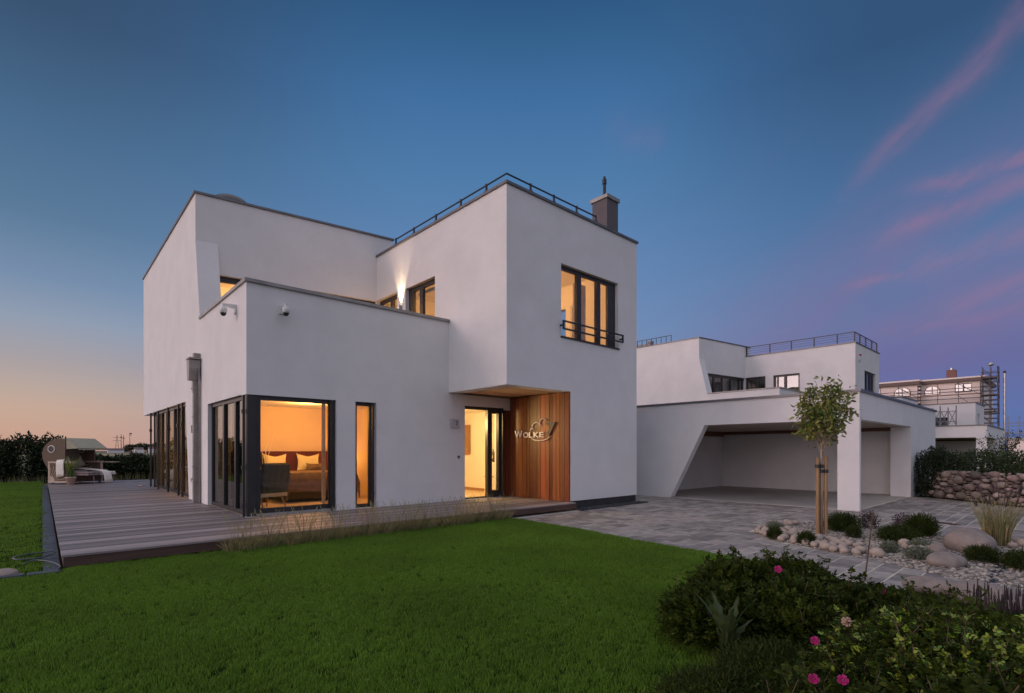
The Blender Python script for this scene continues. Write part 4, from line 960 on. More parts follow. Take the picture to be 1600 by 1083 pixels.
def pinnate(C, D, L, n_pairs=3, leaf=.035, wd=.02):
    """compound leaves: C base, D direction, L rachis length"""
    n = len(C); side = np.cross(D, np.array([0, 0, 1.0]) + rng.normal(size=(n, 3))*.25); side /= np.linalg.norm(side, axis=1)[:, None]+1e-9
    nor = np.cross(side, D); Ps, Ds, Ss, Ns, Ls = [], [], [], [], []
    for k in range(n_pairs):
        t = .35+.55*k/max(1, n_pairs-1)
        base = C + D*(L*t)[:, None] - np.array([0, 0, 1.0])*(L*t*t*.25)[:, None]
        for s_ in (-1, 1):
            d = side*s_*.85 + D*.5 + rng.normal(size=(n, 3))*.12; d /= np.linalg.norm(d, axis=1)[:, None]
            Ps.append(base); Ds.append(d); s2 = np.cross(nor, d); s2 /= np.linalg.norm(s2, axis=1)[:, None]+1e-9; Ss.append(s2); Ns.append(np.cross(d, s2)); Ls.append(leaf*rng.uniform(.6, 1.35, n)*(.8+.4*(k == 1)))
    base = C + D*L[:, None] - np.array([0, 0, 1.0])*(L*.25)[:, None]
    Ps.append(base); Ds.append(D); s2 = np.cross(nor, D); Ss.append(s2); Ns.append(np.cross(D, s2)); Ls.append(leaf*rng.uniform(.9, 1.3, n))
    P, Dd, S2, N2, LL = map(np.concatenate, (Ps, Ds, Ss, Ns, Ls))
    return leaf_mesh(P, Dd, S2, N2, LL, LL*(wd/leaf))
def lump_points(lumps, n, inner=.55):
    """points in the outer shell of a union of ellipsoids; returns points and outward directions"""
    lumps = np.array(lumps); w = (lumps[:, 3]*lumps[:, 4]+lumps[:, 3]*lumps[:, 5]); idx = rng.choice(len(lumps), n*2, p=w/w.sum())
    d = rng.normal(size=(n*2, 3)); d /= np.linalg.norm(d, axis=1)[:, None]; r = rng.uniform(inner, 1.0, n*2)**.6*rng.uniform(.88, 1.08, n*2)
    P = lumps[idx, :3] + d*r[:, None]*lumps[idx, 3:6]
    keep = P[:, 2] > .02
    for l in lumps:   # drop points deep inside another lump
        q = ((P-l[:3])/l[3:6]); keep &= (np.linalg.norm(q, axis=1) > inner*.8)
    P, d = P[keep][:n], d[keep][:n]
    return P, d
def bush(name, label, cat, loc, lumps, n, kind='pinnate', leaf=.034, m='leaf', group=None, stems=10, inner=.5, under=None):
    T = thing(name, label, cat, loc, 0, group)
    P, d = lump_points(lumps, n, inner)
    twigs = None
    if kind == 'pinnate':
        up_ = P[(d[:, 2] > .25)]; pick = up_[rng.choice(len(up_), 75)]; tips_ = pick + np.stack([rng.uniform(-.07, .07, 75), rng.uniform(-.07, .07, 75), rng.uniform(.05, .19, 75)], 1)
        ex = np.concatenate([pick + (tips_-pick)*t for t in (.35, .65, .85, 1.0, 1.0)]); P = np.concatenate([P, ex]); d = np.concatenate([d, np.tile([0, 0, .2], (len(ex), 1)) + rng.normal(size=(len(ex), 3))*.5]); twigs = (pick, tips_)
    nn_ = len(P)
    D = d*.6 + rng.normal(size=(nn_, 3))*.45 + np.array([0, 0, .35]); D /= np.linalg.norm(D, axis=1)[:, None]
    if kind == 'pinnate': V, F = pinnate(P, D, rng.uniform(.07, .12, nn_)*leaf/.034, 3, leaf, leaf*.62)
    elif kind == 'needle':
        S_ = np.cross(D, rng.normal(size=(nn_, 3))); S_ /= np.linalg.norm(S_, axis=1)[:, None]; V, F = leaf_mesh(P, D, S_, np.cross(D, S_), leaf*rng.uniform(.7, 1.4, nn_), leaf*.16)
    else:
        S_ = np.cross(D, rng.normal(size=(nn_, 3))); S_ /= np.linalg.norm(S_, axis=1)[:, None]; V, F = leaf_mesh(P, D, S_, np.cross(D, S_), leaf*rng.uniform(.7, 1.3, nn_), leaf*.55)
    if under:      # plain dark leaves among those coloured as lit
        k8 = np.repeat(rng.random(nn_) < .68, 1); nl = len(F)//nn_; per = len(F)//nn_
        q = len(V)//8; leafid = np.arange(q) % nn_; dark = k8[leafid]; fm = np.repeat(dark, 8)
        F1, F2 = F[~fm], F[fm]; npmesh('dark_foliage', V, F2, M[under], T); F = F1
    npmesh('foliage', V, F, M[m], T)
    if stems:
        b = MB(); r = random.Random(int(loc[0]*100))
        for k in range(stems):
            l = lumps[k % len(lumps)]; tx, ty = l[0]+r.uniform(-.5, .5)*l[3], l[1]+r.uniform(-.5, .5)*l[4]; tz = l[2]+r.uniform(.3, .8)*l[5]
            b.tube([(tx*.6, ty*.6, -.02), (tx*.8+r.uniform(-.05, .05), ty*.8, tz*.5), (tx, ty, tz)], [.010, .007, .004], 5)
        if twigs is not None:
            for p_, q_ in zip(*twigs): b.tube([tuple(p_*.9), tuple((p_+q_)/2+np.array([.01, 0, 0])), tuple(q_)], [.004, .003, .002], 4)
        b.build('stems', M['stem'], T)
    return T
def flower(name, label, loc, r, m, group=None):
    T = thing(name, label, 'flower', loc, 0, group)
    b = MB(); V = []; F = []
    for ring, (nP, rr, tilt) in enumerate(((5, 1.0, .35), (5, .75, .7), (4, .45, 1.1))):
        for k in range(nP):
            a = 2*math.pi*k/nP+ring*.6; c, s = math.cos(a), math.sin(a); o = len(V); R1 = r*rr
            for (u, v) in ((0, 0), (.45, -.38), (.95, -.42), (1.05, 0), (.95, .42), (.45, .38)):
                x = u*R1*math.cos(tilt); z = u*R1*math.sin(tilt) + .15*R1*abs(v); y = v*R1
                V.append((x*c-y*s, x*s+y*c, z+ring*r*.08))
            F += [(o, o+1, o+2, o+3), (o, o+3, o+4, o+5)]
    b.add(V, F, smooth=True); b.build('petals', M[m], T)
    dv = Vector((-loc[0], -loc[1], 1.2)).normalized(); dv = (dv + Vector((0, 0, .35))).normalized(); T.rotation_euler = dv.to_track_quat('Z', 'Y').to_euler()
    b = MB(); b.lathe([(0, .0), (r*.2, .02*r), (r*.18, r*.35), (0, r*.42)], 8); b.build('stamens', M['dry'], T)
    b = MB(); b.cyl((0, 0, 0), (0.01, 0, -.14), .003, n=5); b.build('stem', M['leaf'], T)
    return T
# --- foreground rose bushes (camera looks down on them from the left)
bush('rose_bush', 'large dark rose bush at the lawn edge with one bright magenta bloom at its top', 'bush', (4.45, 1.95, 0),
     [(-.60, -.05, .13, .40, .38, .19), (-.30, -.55, .13, .42, .36, .20), (-.40, .05, .15, .42, .40, .20), (.15, .05, .20, .52, .45, .26), (.75, -.10, .17, .50, .42, .24), (-.05, -.42, .16, .50, .38, .23), (.45, .30, .14, .45, .32, .20), (1.2, .15, .08, .35, .35, .14)], 11500, m='leaf', leaf=.027)
bush('rose_bush', 'dark rose bush behind the bright leaves, in front of the paving boulders', 'bush', (5.25, .95, 0),
     [(-.4, .15, .13, .55, .40, .20), (.25, .05, .05, .45, .35, .12), (.0, -.45, .06, .55, .45, .12), (-.55, -.4, .13, .5, .45, .19)], 7500, m='leaf', leaf=.027)
bush('rose_bush', 'rose bush with lit leaves coloured yellow-green at the bottom right', 'bush', (3.75, .62, 0),
     [(-.3, .15, .20, .45, .35, .24), (.25, .05, .20, .5, .36, .24), (-.05, -.35, .20, .55, .35, .23), (.55, -.35, .18, .45, .35, .23), (-.5, -.2, .18, .35, .35, .22)], 5200, m='leaf_lit_tint', leaf=.021, under='leaf')
bush('rose_bush', 'dark rose bush in the bottom right corner of the garden', 'bush', (2.55, .20, 0),
     [(-.1, .1, .20, .5, .35, .24), (.45, -.1, .2, .5, .4, .25), (.1, .5, .15, .40, .3, .20)], 6500, m='leaf', leaf=.024)
bush('juniper', 'low feathery dark conifer at the bottom centre beside the lawn', 'shrub', (2.85, 1.08, 0),
     [(-.25, .2, .12, .42, .32, .18), (.25, .1, .14, .42, .34, .21), (-.05, -.22, .13, .42, .32, .2), (.45, -.3, .14, .36, .3, .2)], 26000, kind='needle', leaf=.035, m='juniper')
for k, (loc, r, m_, lab) in enumerate((
    ((4.30, 1.60, .53), .030, 'pink', 'magenta rose bloom on top of the largest dark rose bush'),
    ((4.90, 1.05, .36), .029, 'pink', 'magenta rose bloom against the paving stones near the thin stake'),
    ((4.45, .56, .36), .027, 'pink', 'magenta rose bloom at the far right above the shining leaves'),
    ((3.50, .92, .46), .030, 'palepink', 'single pale pink rose bloom over the yellow-green leaves'),
    ((3.15, .98, .42), .024, 'pink', 'dark magenta rose bloom low between the conifer and the bright leaves'),
    ((2.62, .82, .42), .024, 'pink', 'left magenta rose bloom of the two at the bottom edge'),
    ((2.68, .72, .43), .024, 'pink', 'right magenta rose bloom of the two at the bottom edge'))):
    flower('rose', lab, loc, r, m_, 'rose blooms on the bushes')
# broad-leaved weed in the shrub gap
Wd = thing('fern', 'upright lobed pale green leaves rising between the conifer and the dark rose bush', 'fern', (3.45, 1.62, 0))
b = MB(); r = random.Random(5)
for k in range(7):
    a = k*.95; le = r.uniform(.35, .60); lx, ly = .20*math.cos(a), .20*math.sin(a); n = 12
    for i in range(n):
        t0, t1 = i/n, (i+1)/n; w0 = .055*math.sin(math.pi*min(1, t0*.92+.08))*(1 if i % 2 else .55); w1 = .055*math.sin(math.pi*min(1, t1*.92+.08))*(.55 if i % 2 else 1)
        def pt(t): return Vector((lx*t*t, ly*t*t, le*t*(1-.15*t)))
        sd_ = Vector((-math.sin(a), math.cos(a), 0)); p0, p1 = pt(t0), pt(t1); up_ = Vector((0, 0, .01))
        b.add([p0-sd_*w0+up_, p0, p0+sd_*w0+up_, p1-sd_*w1+up_, p1, p1+sd_*w1+up_], [(0, 1, 4, 3), (1, 2, 5, 4)])
b.build('leaves', mat('leaf_pale', (.05,.075,.022), .6, .2, 10, trans=.3), Wd)
# lavender-like spikes
LVT = thing('heather', 'brown-purple spiky dried flower clump at the right edge before the paving', 'plant', (5.85, .30, 0))
V, F = blades(420, .18, .36, .34, .18, .0035, 12); npmesh('stalks', V, F, M['lav'], LVT)
b = MB(); r = random.Random(9)
for k in range(150):
    a = r.uniform(0, 6.28); d = .34*math.sqrt(r.random()); h = r.uniform(.22, .36); x, y = d*math.cos(a), d*math.sin(a); b.cyl((x, y, h-.10), (x+r.uniform(-.02, .02), y, h), .007, .003, 5)
b.build('flower_spikes', M['lav'], LVT)
LVT2 = thing('heather', 'shorter brown-purple spiky clump left of the edge clump below the boulders', 'plant', (6.05, .72, 0))
V, F = blades(260, .10, .22, .20, .2, .0035, 13); npmesh('stalks', V, F, M['lav'], LVT2)
# thin bamboo cane
o = MB().cyl((7.0, 1.66, -.03), (6.93, 1.45, 1.0) if False else (7.10, 1.60, .78), .008, .006, 8).build('garden_cane', M['stem']); tag(o, 'thin brown cane stuck upright behind the largest rose bush', 'cane')
# --- sapling with stakes
TR = thing('young_tree', 'slender staked young tree with a bushy green crown in the gravel bed', 'tree', (10.33, 3.10, -.03))
b = MB(); r = random.Random(21)
b.tube([(0, 0, 0), (.005, .005, .8), (-.01, .01, 1.5), (0, 0, 1.75)], [.022, .019, .017, .015], 8)
tips = []
def branch(p, d, L, rad, depth):
    n = 4; pts = [p]; q = Vector(p); dd = Vector(d)
    for i in range(n):
        dd = (dd + Vector((r.uniform(-.18, .18), r.uniform(-.18, .18), r.uniform(-.02, .16)))).normalized(); q = q + dd*(L/n); pts.append(tuple(q))
        if depth and i >= 1: branch(tuple(q), (dd + Vector((r.uniform(-1, 1), r.uniform(-1, 1), r.uniform(-.2, .5)))).normalized(), L*r.uniform(.35, .6), rad*.55, depth-1)
        if depth < 2 or i > 0: tips.append((Vector(q), dd.copy()))
    b.tube(pts, [rad*(1-.75*i/n) for i in range(n+1)], 5)
for k in range(12):
    a = k*2.4; z = 1.40+.03*k; up = r.uniform(1.0, 2.4) if k < 7 else 3.0
    branch((0, 0, z), Vector((math.cos(a), math.sin(a), up)).normalized(), r.uniform(.36, .72), .011, 2)
branch((0, 0, 1.70), (0.05, 0, 1), .70, .013, 2)
b.build('trunk', M['bark'], TR)
TP = np.array([p[:] for p, _ in tips]); TD = np.array([d[:] for _, d in tips]); k_ = 3
P = np.repeat(TP, k_, 0) + rng.normal(size=(len(TP)*k_, 3))*.06; D = np.repeat(TD, k_, 0)*.4 + rng.normal(size=(len(TP)*k_, 3))*.6; D[:, 2] -= .45; D /= np.linalg.norm(D, axis=1)[:, None]
S_ = np.cross(D, rng.normal(size=D.shape)); S_ /= np.linalg.norm(S_, axis=1)[:, None]
V, F = leaf_mesh(P, D, S_, np.cross(D, S_), rng.uniform(.06, .125, len(P)), rng.uniform(.028, .05, len(P)))
npmesh('crown', V, F, M['leaf_tree'], TR)
for x, y, h, lab in ((-.06, .05, 1.36, 'left round wooden stake holding the young tree'), (.06, -.045, 1.40, 'right round wooden stake holding the young tree'), (.035, .045, 1.28, 'rear wooden stake half hidden behind the young tree trunk')):
    b = MB(); b.cyl((0, 0, 0), (0, 0, h), .029, .027, 14); b.cyl((0, 0, h), (0, 0, h+.012), .027, .02, 14)
    o = b.build('tree_stake', M['stake']); o.location = (10.33+x, 3.10+y, -.03); tag(o, lab, 'stake', 'stakes of the young tree')
for (x, y), z, lab in (((-.06, .05), 1.19, 'upper left black rubber strap tying the young tree to its stake'), ((.06, -.045), 1.10, 'lower right black rubber strap tying the young tree to its stake')):
    b = MB(); k = [(x+.045*math.cos(t), y+.045*math.sin(t)) for t in [i*math.pi/6 for i in range(13)]]
    b.prism([(0, -.03), (math.hypot(x, y), -.03), (math.hypot(x, y), .03), (0, .03)], lambda u, v, q: (x/math.hypot(x, y)*u + y*q*4, y/math.hypot(x, y)*u - x*q*4, v), -.012, .012)
    b.cyl((x, y, -.03), (x, y, .03), .042, n=16); b.cyl((0, 0, -.03), (0, 0, .03), .03, n=14)
    o = b.build('tree_tie', M['black']); o.location = (10.33, 3.10, z); tag(o, lab, 'tree tie', 'tree ties')
# --- rock garden
def rock_mesh(name, rx, ry, rz_, seed, m, n=3, rough=.10):
    bm = bmesh.new(); bmesh.ops.create_icosphere(bm, subdivisions=n, radius=1); r = np.random.default_rng(seed); ph = r.uniform(0, 6, 6); fr = r.uniform(1.2, 3.2, 6)
    for v in bm.verts:
        c = v.co; k = 1 + rough*(math.sin(fr[0]*c.x+ph[0])*math.sin(fr[1]*c.y+ph[1]) + .6*math.sin(fr[2]*c.z*1.3+ph[2]+c.x*fr[3]) + .35*math.sin(fr[4]*3*c.x+ph[4])*math.sin(fr[5]*3*c.y+ph[5]))
        c.x *= rx*k; c.y *= ry*k; c.z *= rz_*k
    me = bpy.data.meshes.new(name); bm.to_mesh(me); bm.free()
    for p in me.polygons: p.use_smooth = True
    me.materials.append(m); return me
def rock(name, me, loc, rz, label, cat, group=None, sc=1.0):
    o = bpy.data.objects.new(name, me); COL.objects.link(o); o.location = loc; o.rotation_euler = (random.uniform(-.1, .1), random.uniform(-.1, .1), rz); o.scale = (sc, sc, sc); return tag(o, label, cat, group)
rock('boulder', rock_mesh('boulder', .42, .30, .26, 1, M['boulder'], 4), (10.40, 1.12, .04), .5, 'largest smooth boulder in the rock garden beside the tall grass', 'boulder')
rock('boulder', rock_mesh('boulder', .24, .19, .10, 2, M['boulder'], 4), (8.78, 1.18, .02), -.4, 'flat oval boulder lying at the front edge of the gravel bed', 'boulder')
rock('boulder', rock_mesh('boulder', .17, .12, .09, 3, M['boulder'], 3), (9.55, 1.38, .02), .2, 'mid sized grey stone touching the left side of the largest boulder', 'boulder')
rock('boulder', rock_mesh('boulder', .26, .17, .13, 4, M['boulder'], 4, .16), (6.92, 1.00, .02), 1.9, 'pale weathered boulder between the rose bushes and the paving', 'boulder')
rock('boulder', rock_mesh('boulder', .34, .20, .15, 5, M['boulder'], 4, .16), (6.78, .62, .03), 1.8, 'reddish boulder behind the spiky clump at the right edge', 'boulder')
cob = [rock_mesh('cobblestone', .105, .08, .07, 10+k, M['cobble'], 2, .07) for k in range(6)]
r = random.Random(33); placed = []
def cobbles(a, b, n, jit, label, s0=.8, s1=1.2):
    for i in range(n):
        for tr in range(30):
            t = r.random(); s_ = r.uniform(s0, s1); x, y = a[0]+(b[0]-a[0])*t+r.uniform(-jit, jit), a[1]+(b[1]-a[1])*t+r.uniform(-jit, jit)
            if all((x-q[0])**2+(y-q[1])**2 > (.088*(s_+q[2]))**2 for q in placed): break
        else: continue
        placed.append((x, y, s_))
        rock('cobblestone', cob[r.randrange(6)], (x, y, -.01+.03*s_), r.uniform(0, 3.1), label, 'cobblestone', 'cobblestones: '+label, s_)
cobbles((9.85, 3.95), (9.1, 3.2), 27, .13, 'rounded pale cobblestone in the heap at the left tip of the gravel bed', 0.6, 0.92)
cobbles((10.0, 4.0), (11.3, 3.95), 15, .10, 'rounded pale cobblestone along the rear left edge of the bed behind the tufts', 0.6, 0.92)
cobbles((10.1, 3.7), (9.6, 3.1), 17, .14, 'rounded pale cobblestone around the foot of the tree stakes', 0.6, 0.92)
cobbles((9.2, 2.95), (8.75, 2.25), 30, .14, 'rounded pale cobblestone in the front row between tree stakes and cane', 0.63, 0.93)
cobbles((9.6, 2.9), (9.3, 2.3), 15, .10, 'rounded pale cobblestone just behind the front row between stakes and cane', 0.6, 0.92)
cobbles((11.2, 3.3), (11.9, 2.7), 10, .12, 'rounded pale cobblestone at the back of the bed behind the cushion shrub', 0.6, 0.92)
cobbles((10.3, 1.85), (9.6, 1.6), 17, .14, 'rounded pale cobblestone left of the largest boulder', 0.67, 1.0)
cobbles((11.4, .9), (10.9, -.3), 20, .2, 'rounded pale cobblestone right of the tall grass at the edge of the picture', 0.67, 1.04)
cobbles((8.78, 2.05), (8.70, 1.9), 2, .05, 'large rounded cobblestone standing alone by the cane', 0.96, 1.18)
def small_bush(loc, rx, rz_, n, kind, leaf, m, label):
    lm = [(0, 0, rz_*.4, rx, rx*.85, rz_*.7), (rx*.5, rx*.2, rz_*.3, rx*.6, rx*.6, rz_*.55), (-rx*.5, -rx*.1, rz_*.3, rx*.6, rx*.6, rz_*.5)]
    return bush('ground_shrub', label, 'shrub', loc, lm, n, kind=kind, leaf=leaf, m=m, stems=0, inner=.3, group='low shrubs in the rock garden')
small_bush((11.15, 3.0, -.03), .36, .30, 5200, 'needle', .05, 'juniper', 'wide dark green cushion shrub right behind the tree stakes')
small_bush((10.45, 2.0, -.03), .38, .23, 5200, 'needle', .05, 'juniper', 'broad mid-green cushion shrub in the middle of the gravel bed')
small_bush((11.55, 1.88, -.03), .31, .34, 5200, 'needle', .05, 'leaf', 'darkest round shrub left of the largest boulder')
small_bush((9.25, 3.50, -.03), .14, .17, 1500, 'needle', .045, 'juniper', 'small green tuft near the left tip of the gravel bed')
small_bush((9.08, 2.95, -.03), .16, .18, 1700, 'needle', .045, 'juniper', 'small green tuft at the bed edge just before the tree stakes')
small_bush((10.15, 3.85, -.03), .16, .16, 1200, 'needle', .045, 'leaf_grey', 'pale tuft among cobbles at the rear left of the bed')
small_bush((10.35, 2.62, -.03), .15, .18, 1200, 'needle', .045, 'juniper', 'small tuft just right of the tree stakes')
small_bush((9.25, 1.88, -.03), .14, .15, 1200, 'leaf', .03, 'leaf_grey', 'silvery herb left of the cane in the gravel')
small_bush((9.0, 1.5, -.03), .19, .15, 1600, 'leaf', .03, 'leaf_grey', 'silvery herb behind the flat oval boulder')
small_bush((9.75, 1.62, -.03), .17, .16, 1300, 'leaf', .03, 'leaf_grey', 'silvery herb between the cushion shrub and the mid sized stone')
small_bush((9.45, .88, -.03), .24, .18, 2200, 'needle', .05, 'juniper', 'bright green cushion before the largest boulder')
small_bush((9.15, .48, -.03), .24, .22, 2200, 'needle', .05, 'juniper', 'dark green cushion by the drain at the right edge of the bed')
small_bush((11.9, 2.75, -.03), .22, .32, 900, 'leaf', .03, 'lav', 'left wispy purple-brown perennial at the back of the bed')
small_bush((11.85, 2.2, -.03), .22, .32, 900, 'leaf', .03, 'lav', 'right wispy purple-brown perennial at the back of the bed')
PG = thing('plume_grass', 'tall reddish ornamental grass standing behind the largest boulder', 'ornamental grass', (11.2, .88, -.03))
V, F = blades(300, .5, .98, .16, .35, .006, 8); npmesh('blades', V, F, M['dry'], PG)
b = MB(); r2 = random.Random(2)
for k in range(26):
    a = r2.uniform(0, 6.28); h = r2.uniform(.7, .98); x, y = .25*math.cos(a), .25*math.sin(a); b.cyl((x, y, h-.12), (x*1.2, y*1.2, h+.03), .012, .003, 5)
b.build('plumes', M['lav'], PG)
# dry grasses along the front of the deck
for i in range(30):
    x = 2.1+i*.18+random.uniform(-.1, .1)
    T = thing('ornamental_grass_clump', 'thin dry ornamental grass clump growing along the front edge of the deck', 'plant', (x, 8.30+random.uniform(-.06, .05), 0), random.uniform(0, 6), 'ornamental grass clumps along the deck edge')
    if i < 3:
        V, F = blades(230, .10, .30, .17, .9, .0030, 40+i); g1 = npmesh('blades', V, F, M['dry'], T)
        b = MB(); r2 = random.Random(i)
        for k in range(16):
            a = r2.uniform(0, 6.28); h = r2.uniform(.35, .58); x_, y_ = .14*math.cos(a), .14*math.sin(a); b.tube([(x_*.3, y_*.3, 0), (x_*.7, y_*.7, h*.6), (x_*1.5, y_*1.5, h)], [.0022, .0018, .0035], 4)
        g2 = b.build('seed_heads', M['dry'], T)
        if i == 0: GS = []
        GS.append((g1, g2))
    else:
        for g in GS[i % 3]: c = g.copy(); COL.objects.link(c); c.parent = T
# --- hedges at the far left, with what can be seen of the country beyond
def hedge(name, label, x0, x1, y, h, dep, n, m='leaf_hedge', leaf=.12):
    T = thing(name, label, 'hedge', ((x0+x1)/2, y, 0)); L_ = (x1-x0)/2
    k = max(3, int(L_*2/.9)); lm = []
    for i in range(k): lm.append((-L_+(i+.5)*2*L_/k+random.uniform(-.2, .2), random.uniform(-.25, .25), h*.42, .85, dep/2, h*random.uniform(.52, .66)))
    P, d = lump_points(lm, n, .45); D = d*.5 + rng.normal(size=P.shape)*.6 + np.array([0, 0, .3]); D /= np.linalg.norm(D, axis=1)[:, None]
    S_ = np.cross(D, rng.normal(size=D.shape)); S_ /= np.linalg.norm(S_, axis=1)[:, None]
    V, F = leaf_mesh(P, D, S_, np.cross(D, S_), leaf*rng.uniform(.7, 1.5, len(P)), leaf*.7); npmesh('foliage', V, F, M[m], T)
    b = MB()
    for i in range(k*3):
        x = -L_+2*L_*i/(k*3)+random.uniform(-.2, .2); b.tube([(x, 0, 0), (x+random.uniform(-.3, .3), random.uniform(-.3, .3), h*.9)], [.03, .01], 5)
    b.build('stems', M['stem'], T)
    return T
hedge('hedge', 'tall dark hedge at the left edge behind the rear lawn', -15, .9, 34.2, 2.15, 1.8, 42000)
hedge('hedge', 'lower dark hedge running behind the beach chair towards the house', .6, 13.5, 33.6, 1.25, 1.5, 34000)
V, F = blades(1500, .15, .5, 1, .3, .006, 77)
V = [(v[0]*1+0, v[1], v[2]) for v in V]
vv = np.array(V).reshape(-1, 10, 3); vv[:, :, 0] += rng.uniform(-12, 11, (len(vv), 1)); vv[:, :, 1] = vv[:, :, 1]*.3 + 32.6
tag(npmesh('long_grass', vv.reshape(-1, 3), F, M['dry']), kind='stuff')
# ------------------------------------------------------------------ beyond the carport at right
def dressed(x0, x1, y0, y1, z0, z1, parent, name='wall', m=None):
    b = MB(); b.box(x0, x1, y0, y1, z0, z1); return b.build(name, m or M['stucco'], parent)
H3 = thing('white_house', 'far white cubic house block behind the distant carport, below the scaffolded building', 'house', (50, 5.05, 0))
b = MB(); b.wall('X', 0, .3, 0, 9, 0, 4.93, [(1.55, 2.6, 2.95, 3.95)]); b.wall('Y', 0, .3, .31, 5, 0, 4.93, [(1.2, 2.2, 2.95, 4.2)]); b.box(4.7, 5.0, .31, 9, 0, 4.93); b.build('wall', M['stucco'], H3)
b = MB(); b.box(-.05, 5.05, -.05, .35, 4.93, 5.0); b.box(-.05, .35, .36, 9, 4.93, 5.0); b.build('coping', M['coping'], H3)
b = MB(); b.box(.12, .16, 1.55, 2.6, 2.95, 3.95); b.build('window', M['glass_dark'], H3)
b = MB(); b.box(1.2, 2.2, .12, .16, 2.95, 4.2); b.build('window', M['black'], H3)
b = MB(); b.box(.31, 4.7, .31, 9, 4.5, 4.7); b.build('roof', M['coping'], H3)
AN = thing('white_house', 'small white roof block with dark coping showing just above the near carport roof', 'house', (45, 8.45, 0))
b = MB(); b.box(0, 5, 0, 4, 0, 5.24); b.build('wall', M['stucco'], AN); b = MB(); b.box(-.05, 5.05, -.05, 4.05, 5.24, 5.33); b.build('coping', M['coping'], AN)
# scaffold frames standing on the distant carport roof
SF = thing('scaffolding', 'row of stacked scaffold frames standing on the distant carport roof', 'scaffolding', (42.5, 5.2, 2.95))
b = MB()
for k in range(6):
    y = .15*k*2.6; b.box(-.03, .03, y-.03, y+.03, 0, 1.35-.1*(k % 2)); 
    if k: 
        b.cyl((0, y-.39, .1), (0, y, 1.1), .02, n=5); b.cyl((0, y-.39, 1.1), (0, y, .1), .02, n=5); b.cyl((0, y-.39, 1.0), (0, y, 1.0), .022, n=5); b.cyl((0, y-.39, .35), (0, y, .35), .022, n=5)
b.build('frame', M['zinc'], SF)
M['tubes_dark'] = mat('scaffold_tube', (.12,.11,.12), .5, .2, 5, metal=.4)
# large building under scaffold
M['clap'] = mat('clapboard', (.86,.75,.70), .8, .03, 3, .2, 20)
M['brick_r'] = mat('brick_chimney', (.20,.095,.075), .85, .2, 20, .3, 60)
M['eave'] = mat('eave_brown', (.16,.11,.10), .7, .2, 5)
HT = thing('large_building', 'long clapboarded building with arched windows wrapped in scaffolding on the horizon at right', 'building', (90, 8.4, 0))
b = MB()
def clap(x, y0, y1, z0, z1, holes=()):
    z = z0
    while z < z1-.01:
        h = min(.24, z1-z)
        segs = [(y0, y1)]
        for (a, c, d, e) in holes:
            if z+h > d and z < e:
                ns = []
                for s0, s1 in segs:
                    if c <= s0 or a >= s1: ns.append((s0, s1))
                    else:
                        if a > s0: ns.append((s0, a))
                        if c < s1: ns.append((c, s1))
                segs = ns
        for s0, s1 in segs: b.box(x-(.02 if int(z/.24) % 2 else 0), x+.3, s0, s1, z, z+h)
        z += h
clap(0, 0, 6.2, 0, 10.55, [(1.05, 2.75, 9.25, 10.3)])
clap(-1.2, 6.2, 11.4, 0, 10.5); b.box(-1.2, .3, 6.2, 6.5, 0, 10.5)
b.box(.3, 12, 0, 22, 0, 10.5); clap(-.6, 11.4, 22, 0, 10.4)
b.build('wall', M['clap'], HT)
b = MB(); b.box(-.5, 12.3, -.3, 6.2, 10.55, 10.95); b.box(-1.8, 12.3, 6.2, 11.5, 10.5, 10.92); b.box(-1.1, 12.3, 11.5, 22.3, 10.4, 10.8); b.build('eaves', M['eave'], HT)
b = MB(); b.box(-.55, 12.3, -.35, 6.2, 10.95, 11.14); b.box(-1.9, 12.3, 6.2, 11.5, 10.92, 11.12); b.box(-1.2, 12.3, 11.5, 22.3, 10.8, 11.0); b.build('roof', M['clap'], HT)
def arch_window(x, yc, zc, r):
    pts = [(yc+r*math.cos(t), zc+r*.85*math.sin(t)) for t in [k*math.pi/12 for k in range(13)]] + [(yc-r, zc-r*.55), (yc+r, zc-r*.55)]
    m = MB(); m.prism([(yc+(p-yc)*1.12, zc+(q-zc)*1.12) for p, q in pts], lambda u, v, q: (x-q, u, v), .03, .09); w_ = m.build('window', M['brownwood'], HT)
    m = MB(); m.prism(pts, lambda u, v, q: (x-q, u, v), .092, .11); 
    m.build('pane', M['glass_bright'], w_)
    m = MB(); m.box(x-.14, x-.112, yc-.05, yc+.05, zc-r*.5, zc+r*.8); m.box(x-.14, x-.112, yc-r*.9, yc-.06, zc-.03, zc+.05); m.box(x-.14, x-.112, yc+.06, yc+r*.9, zc-.03, zc+.05); m.build('mullion', M['brownwood'], w_)
M['glass_bright'] = glass('sky_lit_glass', .40, (.3,.3,.3))
arch_window(0, 5.1, 9.55, .75); arch_window(-1.2, 8.2, 9.45, .85); arch_window(-.6, 13.2, 9.25, .85)
m = MB(); m.box(.06, .14, 1.05, 2.75, 9.25, 10.3); w_ = m.build('window', M['frame'], HT); m = MB(); m.box(.03, .058, 1.12, 1.82, 9.33, 10.22); m.build('pane', M['glass_bright'], w_); m = MB(); m.box(.03, .058, 1.95, 2.66, 9.33, 10.22); m.build('pane', M['glass_bright'], w_)
m = MB(); m.box(2.0, 3.0, 2.9, 3.9, 10.9, 12.5); c_ = m.build('chimney', M['brick_r'], HT); m = MB(); m.cyl((2.5, 3.4, 12.5), (2.5, 3.4, 12.8), .22, n=12); m.build('flue', M['steel'], c_)
